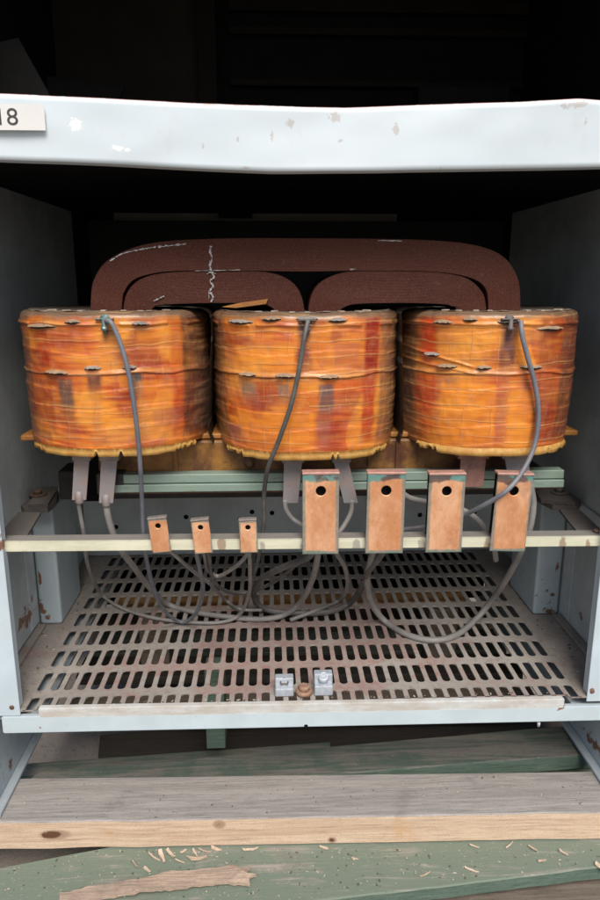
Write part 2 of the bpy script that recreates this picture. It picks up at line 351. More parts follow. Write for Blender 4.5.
# side walls, inner folds below the bar
for sgn in (-1, 1):
    bm = bmesh.new()
    xi = sgn*.79; xo = sgn*.81
    box(bm, min(xi, xo), max(xi, xo), Y0+.004, YB+.02, .44, ZT, .001)
    # lower inner skin panels with seams
    seam = at(26, 590, X=-.79).y
    for (ya, yb) in ((Y0+.03, seam-.003), (seam+.003, 1.93)):
        a, b = sorted((xi, xi-sgn*.006)); box(bm, a, b, ya, yb, .515, .86 if sgn < 0 else .885, .002)
    bm_obj('side_panel', bm, M_wall, cab)
    # base skirt under the floor down to the planks
    bm = bmesh.new()
    a, b = sorted((sgn*.795, sgn*.815)); box(bm, a, b, Y0-.01, YB, .20, .436, .002)
    a, b = sorted((sgn*.772, sgn*.7945)); box(bm, a, b, Y0-.008, YB, .2005, .213, .003)
    a, b = sorted((sgn*.66, sgn*.7945)); box(bm, a, b, Y0+.03, YB, .452, .462, .002)
    bm_obj('base_skirt', bm, M_base, cab)
    # front post flange
    a, b = sorted((sgn*.815, -.699 if sgn < 0 else .684))
    bm = bmesh.new(); box(bm, a, b, Y0-.001, Y0+.003, .484, 1.70, .001)
    a2 = -.702 if sgn < 0 else .687; a, b = sorted((a2, a2+(-.003 if sgn < 0 else .003))); box(bm, a, b, Y0+.003, Y0+.03, .50, 1.70, 0)
    po = bm_obj('front_post', bm, M_post, cab)
    c = at(12, 707, Y=Y0) if sgn < 0 else at(592, 691, Y=Y0)
    bm = bmesh.new(); lathe(bm, (c.x, Y0-.0005, c.z), (0, -1, 0), [(.006, 0), (.006, .0015), (.004, .003), (.0015, .0032)], 16)
    bm_obj('rivet', bm, M_rusty, po)
# slotted floor
PX, PY, SA, SB = .0333, .1128, .0104, .0440
NX, NY = 41, 9
X0 = -.011-PX*NX/2; YF = 1.523-PY/2
q = []
for sx, sy in ((1, 1), (-1, 1), (-1, -1), (1, -1)):
    ring = [((SA, 0), (PX/2, 0)), ((SA, SB-SA), (PX/2, SB-SA)), ((SA*.92, SB-SA*.6), (PX/2, SB)), ((SA*.70, SB-SA*.27), (PX/2, PY/2)), ((SA*.35, SB-SA*.05), (PX/4, PY/2)), ((0, SB), (0, PY/2))]
    ring = [((a[0]*sx, a[1]*sy), (b[0]*sx, b[1]*sy)) for a, b in ring]
    if sx*sy < 0: ring = ring[::-1]
    q += ring[:-1]
bm = bmesh.new(); N = len(q); zt, zb = .4975, .4935
def fz(x, y): return 0.0015*noise.noise(Vector((x*6, y*6, 0)))
for i in range(NX):
    for j in range(NY):
        cx = X0+PX*(i+.5); cy = YF+PY*(j+.5)
        if j == 0: cy0 = cy
        ins, out, insb, outb = [], [], [], []
        for (a, b) in q:
            yy = cy+b[1]
            ymin = 1.5215 if -.655 < cx < .628 else 1.511
            yy = max(ymin, yy); ya_ = max(ymin, cy+a[1])
            ins.append(bm.verts.new((cx+a[0], ya_, zt+fz(cx+a[0], ya_)))); out.append(bm.verts.new((cx+b[0], yy, zt+fz(cx+b[0], yy))))
            insb.append(bm.verts.new((cx+a[0], ya_, zb))); outb.append(bm.verts.new((cx+b[0], yy, zb)))
        for k in range(N):
            l = (k+1) % N
            bm.faces.new((out[k], out[l], ins[l], ins[k])); bm.faces.new((ins[k], ins[l], insb[l], insb[k])); bm.faces.new((insb[k], insb[l], outb[l], outb[k]))
xa, xb = X0, X0+PX*NX; ya, yb = YF, YF+PY*NY
box(bm, -.785, xa, Y0+.001, YB, zb, zt, 0); box(bm, xb, .785, Y0+.001, YB, zb, zt, 0); box(bm, xa, xb, yb, YB, zb, zt, 0)
bmesh.ops.remove_doubles(bm, verts=bm.verts, dist=.00002); bmesh.ops.dissolve_degenerate(bm, edges=bm.edges, dist=.00001)
bm_obj('slotted_floor', bm, M_floor, cab)
# floor edge gutters at the walls
for s in (-1, 1):
    a, b = sorted((s*.789, s*.765)); bx('floor_edge_strip', (a, b, Y0+.03, 1.93, .4985, .5085), M_floor, cab, .002)
bx('rear_light_block', (-.794, .794, YB+.005, YB+.015, .2, .4925), M_black, cab, 0)  # unseen panel added to keep light out from under the floor
bx('rear_light_cover', (-.83, .83, 2.701, 2.712, .45, ZT-.001), M_black, cab, 0)  # unseen panel added to block sky light behind the rear gap
# sill with raised lip
bm = bmesh.new()
def strip(x0, x1, yf, yb, zt0, zt1, zb0, zb1, bev=.003):
    vs = box(bm, 0, 1, 0, 1, 0, 1, 0)
    for v in vs:
        t = v.co.x; x = x0+(x1-x0)*t; y = yf+(yb-yf)*v.co.y; lo = zb0+(zb1-zb0)*t; hi = zt0+(zt1-zt0)*t
        v.co = Vector((x, y, lo+(hi-lo)*v.co.z))
    es = list(set(e for v in vs for e in v.link_edges))
    bmesh.ops.bevel(bm, geom=es, offset=bev, segments=2, affect='EDGES')
strip(-.744, .815, Y0-.004, Y0+.012, .483, .472, .437, .430, .003)
so = bm_obj('front_sill', bm, M_sill, cab)
bm = bmesh.new(); strip(-.655, .628, Y0-.0035, Y0+.013, .504, .4945, .476, .467, .003)
bm_obj('sill_lip', bm, simple('dirty_cream_paint', (.63, .66, .66), (.50, .46, .41), 9, .5, stretch=(1, 1, 3)), so)
bm = bmesh.new(); c = at(306, 726, Y=Y0-.004); lathe(bm, (c.x, Y0-.0042, c.z), (0, -1, 0), [(.005, 0), (.0045, .001)], 14); bm_obj('screw_hole', bm, M_black, so)
bm = bmesh.new(); c = at(539, 724, Y=Y0); lathe(bm, (c.x, Y0+.002, c.z-.008), (0, 0, 1), [(.003, 0), (.004, .006), (.004, .012)], 10); bm_obj('screw_tip', bm, M_zinc, so)
# top rail (a grid so that it can be dented)
topz = [(-50, 92), (0, 94), (100, 98.5), (200, 104), (300, 107.5), (345, 108), (420, 105), (520, 102.5), (560, 100), (575, 99), (600, 101), (660, 103)]
botz = [(-50, 158), (0, 160), (100, 163.5), (200, 169), (270, 172), (345, 171.5), (440, 170), (600, 167), (660, 166)]
def interp(tab, x):
    for (a, b), (c, d) in zip(tab, tab[1:]):
        if x <= c: return b+(d-b)*(x-a)/(c-a)
    return tab[-1][1]
bm = bmesh.new(); NXr, NZr = 140, 12; G = []
def dent(x, w): return .006*noise.noise(Vector((x*3.1, w*.8, 4)))+.0025*noise.noise(Vector((x*11, w*2, 9)))-.004*math.exp(-((x+.03)/.12)**2)*(1-w)
for i in range(NXr+1):
    px = -85+760*i/NXr; zt_ = at(px, interp(topz, px), Y=Y0).z; zb_ = at(px, interp(botz, px), Y=Y0).z; x = at(px, 130, Y=Y0).x
    x = max(-.82, min(.82, x))
    G.append([Vector((x, Y0+dent(x, j/NZr), zb_+(zt_-zb_)*j/NZr)) for j in range(NZr+1)])
rows = []
for g in G:
    top, bot = g[-1], g[0]
    loop = [bot+Vector((0, .035, 0)), bot+Vector((0, .003, 0))]+g+[top+Vector((0, .003, .0015)), top+Vector((0, .045, .001)), top+Vector((0, .045, -.003)), top+Vector((0, .006, -.003)), bot+Vector((0, .006, .003)), bot+Vector((0, .035, .003))]
    rows.append([bm.verts.new(p) for p in loop])
n_ = len(rows[0])
for i in range(NXr):
    for k in range(n_):
        bm.faces.new((rows[i][k], rows[i+1][k], rows[i+1][(k+1) % n_], rows[i][(k+1) % n_]))
rail = bm_obj('top_rail', bm, M_rail, cab, smooth=False)
for p in rail.data.polygons: p.use_smooth = abs(p.normal.y) > .7
# number label with its text
def text_mesh(s, size):
    cu = bpy.data.curves.new('t', 'FONT'); cu.body = s; cu.size = size; cu.extrude = .0004; cu.resolution_u = 6
    o = bpy.data.objects.new('t', cu); COL.objects.link(o); dg = bpy.context.evaluated_depsgraph_get()
    me = bpy.data.meshes.new_from_object(o.evaluated_get(dg)); bpy.data.objects.remove(o); return me
bm = bmesh.new()
c0, c1 = at(46, 119, Y=Y0), at(0, 119, Y=Y0)
yl = Y0-.011
box(bm, -.74, at(46.5, 120, Y=Y0).x, yl, yl+.0012, at(20, 131.5, Y=Y0).z, at(20, 105.5, Y=Y0).z, 0)
tm = text_mesh('18', .052); tm.transform(Matrix.Rotation(pi/2, 4, 'X'))
xs = [v.co.x for v in tm.vertices]; zs = [v.co.z for v in tm.vertices]
tw = (at(20.5, 119, Y=Y0).x-at(1.5, 119, Y=Y0).x)/(max(xs)-min(xs)); th_ = (at(10, 109.5, Y=Y0).z-at(10, 126.5, Y=Y0).z)/(max(zs)-min(zs))
b0 = at(1.5, 126.5, Y=Y0)
tm.transform(Matrix.Translation((b0.x, yl-.0002, b0.z)) @ Matrix.Diagonal((tw, 1, th_, 1)) @ Matrix.Translation((-min(xs), 0, -min(zs))))
nf = len(bm.faces); bm.from_mesh(tm); bm.faces.ensure_lookup_table()
for i, f in enumerate(bm.faces): f.material_index = 0 if i < nf else 1
bm_obj('number_label', bm, [M_labelw, M_ink], rail)
# deck added behind the rail to shade the lower compartment; back panels
bx('shade_deck', (-.789, .789, Y0+.05, YB, 1.735, 1.75), M_black, cab, 0)
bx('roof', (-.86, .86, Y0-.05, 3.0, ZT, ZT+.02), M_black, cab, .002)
bx('upper_side_shade', (-.7885, -.780, Y0+.02, YB, 1.752, ZT-.002), M_black, cab, 0)  # added black sheets stand in for unlit upper walls
bx('upper_side_shade', (.780, .7885, Y0+.02, YB, 1.752, ZT-.002), M_black, cab, 0)
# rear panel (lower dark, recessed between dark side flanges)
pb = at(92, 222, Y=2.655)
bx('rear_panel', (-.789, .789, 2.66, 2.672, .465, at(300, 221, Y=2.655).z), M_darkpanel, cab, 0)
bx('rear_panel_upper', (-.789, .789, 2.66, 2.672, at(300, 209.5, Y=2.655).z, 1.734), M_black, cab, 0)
bx('light_slit_strip', (at(112, 215, Y=2.65).x, at(398, 215, Y=2.65).x, 2.674, 2.68, at(300, 222, Y=2.655).z, at(300, 208, Y=2.655).z), M_slit, cab, 0)  # pale strip stands in for light coming through the rear gap
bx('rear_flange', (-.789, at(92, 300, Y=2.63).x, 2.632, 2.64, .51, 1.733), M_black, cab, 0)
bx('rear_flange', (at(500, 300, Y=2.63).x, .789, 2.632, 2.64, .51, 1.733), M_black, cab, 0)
c = at(235, 214, Y=2.6); bx('latch_block', (c.x-.06, c.x+.06, 2.62, 2.64, c.z-.012, c.z+.012), M_black, cab, .003)
# rear cross channel standing on the floor
zc1 = at(300, 470, Y=2.46).z
bm = bmesh.new(); box(bm, -.785, .785, 2.478, 2.49, .499, zc1, .002); box(bm, -.785, .785, 2.49, 2.56, zc1-.012, zc1-.001, .001)
x_ = at(118, 520, Y=2.475).x; box(bm, x_-.0015, x_+.0015, 2.4775, 2.479, .50, zc1-.002, 0)
rc = bm_obj('rear_cross_channel', bm, M_backlow, cab)
random.seed(3)
for px, py in ((96+20, 527), (193, 523), (186, 517), (240, 519), (252, 512), (285, 507), (272, 513), (420, 515), (475, 512)):
    c = at(px, py, Y=2.477); bm = bmesh.new(); lathe(bm, (c.x, 2.4778, c.z), (0, -1, 0), [(.009, 0), (.0085, .001), (.004, .0012)], 14); bm_obj('bolt_hole', bm, M_black, rc)
# upper compartment: dark partition, braces
bx('upper_back_shade', (-.789, .789, 2.60, 2.62, 1.752, ZT-.002), M_black, cab, 0)  # near-black sheet added to hold the upper compartment's darkness
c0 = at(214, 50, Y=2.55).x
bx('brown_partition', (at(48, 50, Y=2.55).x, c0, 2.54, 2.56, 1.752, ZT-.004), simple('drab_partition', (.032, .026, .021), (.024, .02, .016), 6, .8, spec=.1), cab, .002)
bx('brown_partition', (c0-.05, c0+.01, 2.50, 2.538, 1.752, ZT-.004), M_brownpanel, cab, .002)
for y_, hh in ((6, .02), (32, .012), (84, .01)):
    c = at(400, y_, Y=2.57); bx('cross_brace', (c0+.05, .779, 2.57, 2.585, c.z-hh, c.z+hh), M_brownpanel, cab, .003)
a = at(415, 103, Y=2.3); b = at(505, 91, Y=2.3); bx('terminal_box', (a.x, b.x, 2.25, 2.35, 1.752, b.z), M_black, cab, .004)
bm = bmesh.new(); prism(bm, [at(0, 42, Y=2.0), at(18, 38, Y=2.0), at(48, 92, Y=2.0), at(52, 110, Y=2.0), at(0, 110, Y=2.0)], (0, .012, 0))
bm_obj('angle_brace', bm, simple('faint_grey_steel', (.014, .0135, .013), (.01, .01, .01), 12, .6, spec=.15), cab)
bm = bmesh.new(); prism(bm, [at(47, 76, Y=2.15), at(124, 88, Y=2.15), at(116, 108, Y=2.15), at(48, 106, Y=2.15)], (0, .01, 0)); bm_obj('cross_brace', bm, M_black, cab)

# ------------------------------------------------------------------ side support channels (inside cabinet, carry the feet)
for sgn in (-1, 1):
    bm = bmesh.new(); a, b = sorted((sgn*.786, -.722 if sgn < 0 else .708)); box(bm, a, b, 1.942, 2.16, .499, .862, .008, seg=3)
    ob = bm_obj('support_channel', bm, M_boxp, cab)

# ------------------------------------------------------------------ transformer core
core = empty('transformer_core', (0, 1.76, .88), 'dark red brown laminated transformer core with rounded yoke rising behind the three coils', 'transformer core')
def smoothpoly(pts, n=8):
    out = spline([Vector((p[0], p[1], 0)) for p in pts], n); return [(p.x, p.y) for p in out]
YC = 1.70
def ring_loop(name, outer, inner, yf, yb, mat, wav=0):
    """outer, inner: matching pixel polylines; strip between them with thickness"""
    O = smoothpoly(outer, 8); I = smoothpoly(inner, 8)
    bm = bmesh.new(); lay = bm.verts.layers.float.new('layer'); K = 5; F, B = [], []
    for (a, b) in zip(O, I):
        f_, b_ = [], []
        for j in range(K+1):
            t = j/K; p = at(a[0]+(b[0]-a[0])*t, a[1]+(b[1]-a[1])*t, Y=YC)
            v = bm.verts.new((p.x, yf+.0015*noise.noise(Vector((p.x*14, p.z*30, 1))), p.z)); v[lay] = t; f_.append(v)
            v = bm.verts.new((p.x, yb, p.z)); v[lay] = t; b_.append(v)
        F.append(f_); B.append(b_)
    for i in range(len(F)-1):
        for j in range(K): bm.faces.new((F[i][j], F[i+1][j], F[i+1][j+1], F[i][j+1])); bm.faces.new((B[i][j], B[i][j+1], B[i+1][j+1], B[i+1][j]))
        bm.faces.new((F[i][0], B[i][0], B[i+1][0], F[i+1][0])); bm.faces.new((F[i][K], F[i+1][K], B[i+1][K], B[i][K]))
    for e in (0, -1):
        for j in range(K): bm.faces.new((F[e][j], F[e][j+1], B[e][j+1], B[e][j]))
    return bm_obj(name, bm, mat, core)
lo = 430
ring_loop('outer_lamination_loop',
  [(91, lo), (91, 340), (91, 300), (94, 280), (106, 262), (130, 249), (165, 241.5), (230, 238.5), (300, 238.5), (380, 239), (440, 241), (478, 246), (502, 256), (515, 272), (520, 292), (520, 340), (520, lo)],
  [(121, lo), (121, 340), (122, 301), (125, 290), (132, 281), (146, 275), (175, 271), (240, 270.5), (300, 271.5), (370, 270.5), (420, 271), (448, 273), (468, 277), (482, 284), (488, 298), (488, 340), (488, lo)], 1.70, 1.90, M_core)
ring_loop('inner_lamination_loop',
  [(122.5, lo), (122.5, 345), (123.5, 308), (128, 291), (141, 279), (165, 273), (210, 270.5), (250, 270.5), (278, 275), (294, 284), (302, 298), (305, 318), (305, 345), (305, lo)],
  [(148, lo), (148, 345), (149, 320), (151, 310), (158, 305.5), (175, 304), (210, 303), (245, 303), (262, 304), (270, 306.5), (275, 311), (277, 322), (277, 345), (277, lo)], 1.703, 1.897, M_core)
ring_loop('inner_lamination_loop',
  [(308, lo), (308, 345), (308, 318), (311, 297), (320, 283), (338, 274), (365, 270.5), (410, 270.5), (442, 272.5), (466, 278), (480, 289), (486, 304), (486.5, 345), (486.5, lo)],
  [(336, lo), (336, 345), (337, 322), (340, 311), (346, 306.5), (356, 304), (385, 303), (412, 303), (440, 304), (452, 306), (458, 311), (460, 320), (460, 345), (460, lo)], 1.703, 1.897, M_core)
random.seed(11)
def chalk(pts, w):
    bm = bmesh.new(); P_ = spline([Vector((a, b, 0)) for a, b in pts], 14); L_, R2 = [], []
    for i, p in enumerate(P_):
        t = (P_[min(i+1, len(P_)-1)]-P_[max(i-1, 0)]).normalized(); nn = Vector((-t.y, t.x, 0))
        ww = w*max(.12, .55+1.3*noise.noise(Vector((i*.55, pts[0][0], w)))); p = p+nn*(w*.9*noise.noise(Vector((i*.9, pts[0][1], 3))))
        a, b = p+nn*ww, p-nn*ww; L_.append((at(a.x, a.y, Y=1.6978), at(a.x, a.y, Y=1.6992))); R2.append((at(b.x, b.y, Y=1.6978), at(b.x, b.y, Y=1.6992)))
    Q = [[bm.verts.new(q_) for q_ in (l[0], r[0], r[1], l[1])] for l, r in zip(L_, R2)]
    for a, b in zip(Q, Q[1:]):
        for k_ in range(4): bm.faces.new((a[k_], b[k_], b[(k_+1) % 4], a[(k_+1) % 4]))
    bm.faces.new(Q[0]); bm.faces.new(Q[-1])
    return bm_obj('paint_mark', bm, M_chalk, core)
chalk([(211, 246), (210, 252), (212, 258), (210, 265), (211, 271)], 1.3); chalk([(211, 272), (214, 277), (210, 281), (213, 286), (210, 291), (213, 297), (211, 302)], 1.2); chalk([(207, 274), (211, 272), (216, 274)], .6); chalk([(209, 290), (209, 299)], .5); chalk([(110, 261), (122, 254), (138, 250), (156, 247)], .9)
chalk([(158, 247), (186, 244)], 1.1); chalk([(378, 240.5), (402, 241)], .6); chalk([(154, 301), (164, 296)], .8); chalk([(195, 271), (240, 270)], .35); chalk([(350, 269.5), (356, 269)], .7)
bm = bmesh.new(); prism(bm, [at(222, 307, Y=1.69), at(240, 303, Y=1.69), at(268, 299, Y=1.69), at(266, 304, Y=1.69), at(236, 308, Y=1.69)], (0, .03, 0)); bm_obj('wedge', bm, M_board, core)
# lower yoke, amber board, green clamps, base beam
zy1 = at(300, 440, Y=1.69).z; zy0 = at(300, 491, Y=1.69).z
bx('lower_yoke', (-.52, .52, 1.695, 1.90, zy0, zy1), M_yokelow, core, .006)
for px in (140, 175, 370, 398):
    c = at(px, 455, Y=1.69); bx('yoke_seam_strip', (c.x-.006, c.x+.006, 1.690, 1.697, zy0+.002, zy1-.002), M_yokelow, core, .002)
zb1 = at(300, 433, Y=1.70).z
bx('coil_support_board', (at(20, 435, Y=1.70).x, at(578, 433, Y=1.70).x, 1.70, 1.95, zb1-.013, zb1), M_board, core, .003)
xg0, xg1 = at(112, 480, Y=1.665).x, at(562, 480, Y=1.665).x
zg1, zgm, zg0 = at(300, 472.5, Y=1.66).z, at(300, 481.5, Y=1.66).z, at(300, 489.5, Y=1.66).z
bx('clamp_bar', (xg0, xg1, 1.655, 1.690, zgm+.001, zg1), M_green, core, .002)
bx('clamp_bar', (xg0+.004, xg1, 1.650, 1.690, zg0, zgm-.001), M_green, core, .002)
bx('packing_strip', (xg0, xg1, 1.664, 1.695, zg0-.008, zg0-.0005), M_rusty, core, .001)
bx('clamp_end_plate', (xg0-.035, xg0+.03, 1.651, 1.70, zg0-.004, zg1+.004), simple('dark_clamp_steel', (.035, .036, .036), (.02, .02, .02), 20, .6), core, .003)
bx('base_beam', (-.70, .70, 1.95, 2.05, .885, .97), simple('dark_beam_steel', (.05, .045, .042), (.03, .028, .026), 20, .7), core, .004)
for s in (-1, 1): bx('end_upright', (s*.60-.03, s*.60+.03, 1.93, 2.00, .885, 1.42), M_black, core, .004)
c = at(249, 466, Y=1.66); bm = bmesh.new(); lathe(bm, (c.x, 1.695, c.z), (0, -1, 0), [(.014, 0), (.014, .008), (.007, .009), (.007, .016)], 12); bm_obj('bolt', bm, M_rusty, core)
# feet: bracket plates on the channels with bolt and washer
for sgn, pl, bo in ((-1, [(17, 508), (17, 501), (30, 491), (58, 491), (56, 505), (48, 513), (24, 512)], (38, 495)), (1, [(528, 489), (560, 489), (581, 505), (578, 511), (552, 510), (534, 500)], (559, 493))):
    zf = .875
    bm = bmesh.new()
    prism(bm, [at(*p, Z=zf) for p in pl], (0, 0, .014))
    ft = bm_obj('foot_plate', bm, M_dustysteel, core)
    pl2 = [(28, 507), (37, 495), (56, 494), (48, 507)] if sgn < 0 else [(541, 503), (535, 493), (562, 492), (575, 506)]
    bm = bmesh.new(); prism(bm, [at(*p, Z=zf+.0145) for p in pl2], (0, 0, .009)); bm_obj('rubber_pad', bm, simple('dusty_rubber', (.14, .125, .115), (.08, .07, .065), 40, .85, dust=.6), ft)
    c = at(*bo, Z=zf+.024); bm = bmesh.new()
    lathe(bm, c, (0, 0, 1), [(.024, 0), (.025, .003), (.022, .005)], 24); lathe(bm, c+Vector((0, 0, .005)), (0, 0, 1), [(.0135, 0), (.0135, .009), (.011, .011)], 6)
    bm_obj('bolt', bm, M_rusty if sgn < 0 else M_dustysteel, ft)

# ------------------------------------------------------------------ coils
def lin(r, g, b):
    f = lambda c: ((c/255+.055)/1.055)**2.4 if c > 10 else c/255/12.92
    return Vector((f(r), f(g), f(b)))
ORANGE, YELL, RED, PURP, TAN, DBR, GREY = lin(216, 110, 36), lin(240, 162, 60), lin(148, 40, 24), lin(92, 52, 52), lin(142, 108, 78), lin(72, 44, 34), lin(110, 88, 78)
LORED = lin(184, 74, 38); GOLD = lin(250, 158, 42); HAZE = lin(178, 122, 98)
def coil_material(seed):
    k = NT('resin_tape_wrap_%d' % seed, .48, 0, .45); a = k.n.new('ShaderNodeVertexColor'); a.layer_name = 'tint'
    uv = k.n.new('ShaderNodeUVMap'); uv.uv_map = 'wrap'
    def m(sc, loc=(0, 0, 0), rot=0):
        q = k.n.new('ShaderNodeMapping'); q.inputs['Scale'].default_value = sc; q.inputs['Location'].default_value = loc; q.inputs['Rotation'].default_value = (0, 0, rot); k.l(uv.outputs[0], q.inputs[0]); return q.outputs[0]
    s1 = k.noise(1, 6, .65, m((3, 34, 1), (seed, seed, 0), .01)); s2 = k.noise(1, 6, .75, m((9, 110, 1), (0, seed, 0), -.02)); w = k.noise(1, 5, .75, m((60, 22, 1))); f = k.noise(1, 3, .8, m((420, 420, 1)))
    weave = k.noise(1, 4, .8, m((200, 30, 1)))
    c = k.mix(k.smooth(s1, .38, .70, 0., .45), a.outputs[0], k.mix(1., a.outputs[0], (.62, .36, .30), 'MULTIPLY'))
    c = k.mix(k.smooth(s2, .54, .68, 0., .32), c, k.mix(1., c, (.48, .36, .38), 'MULTIPLY'))
    c = k.mix(k.smooth(s2, .43, .30, 0., .35), c, k.mix(.5, c, (.95, .62, .25)))
    c = k.mix(k.smooth(w, .50, .72, 0., .38), c, (.36, .19, .14)); c = k.mix(k.smooth(weave, .58, .70, 0., .30), c, (.60, .45, .32))
    c = k.mix(k.smooth(f, .6, .72, 0., .25), c, (.12, .07, .05))
    # overlapping tape turns: thin dark edge with a pale varnish bead above, slightly wavy and slanting
    su = k.n.new('ShaderNodeSeparateXYZ'); k.l(uv.outputs[0], su.inputs[0]); U, Vv = su.outputs[0], su.outputs[1]
    wob = k.noise(1, 4, .6, m((3.2, 2.0, 1), (seed*3, 1, 0))); wob2 = k.noise(1, 3, .5, m((2.0, 9, 1), (seed, 5, 0)))
    for per, off, amt, sl in ((.0365, .0, .50, .012), (.0135, .3, .26, -.010)):
        ph = k.math('FRACT', k.math('ADD', k.math('DIVIDE', k.math('ADD', k.math('ADD', Vv, k.math('MULTIPLY', wob, .040)), k.math('MULTIPLY', U, sl)), per), off+seed*.37))
        pres = k.smooth(wob2, .38, .56)
        c = k.mix(k.math('MULTIPLY', k.math('MULTIPLY', k.smooth(ph, .085, .0), pres), amt), c, (.13, .045, .02))
        c = k.mix(k.math('MULTIPLY', k.math('MULTIPLY', k.smooth(ph, .86, .98), pres), amt*.65), c, (.85, .52, .20))
    # fine lengthwise threads of the under layer
    tu = k.math('FRACT', k.math('MULTIPLY', k.math('ADD', U, k.math('MULTIPLY', wob, .09)), 17.0))
    tp = k.smooth(k.noise(1, 3, .6, m((4, 14, 1), (seed*2, 3, 0))), .50, .62); c = k.mix(k.math('MULTIPLY', k.math('MULTIPLY', k.smooth(tu, .05, .0), tp), .22), c, (.80, .50, .26)); c = k.mix(k.math('MULTIPLY', k.math('MULTIPLY', k.smooth(tu, .90, .99), tp), .25), c, (.22, .08, .05))
    k.b.inputs['Coat Weight'].default_value = .45; k.b.inputs['Coat Roughness'].default_value = .22; k.b.inputs['Coat Tint'].default_value = (1, .93, .85, 1)
    k.color(c); k.roughness(k.smooth(w, .3, .7, .32, .6))
    k.bump(k.math('ADD', k.math('ADD', k.math('MULTIPLY', s1, 1.2), s2), k.math('MULTIPLY', w, .8)), .3, .003); return k.m
M_tabA = simple('dusty_grey_tab', (.34, .30, .26), (.22, .19, .165), 60, .85); M_tabB = simple('amber_grey_tab', (.40, .27, .15), (.24, .19, .15), 60, .8)
def rnd(a, b): return random.uniform(a, b)
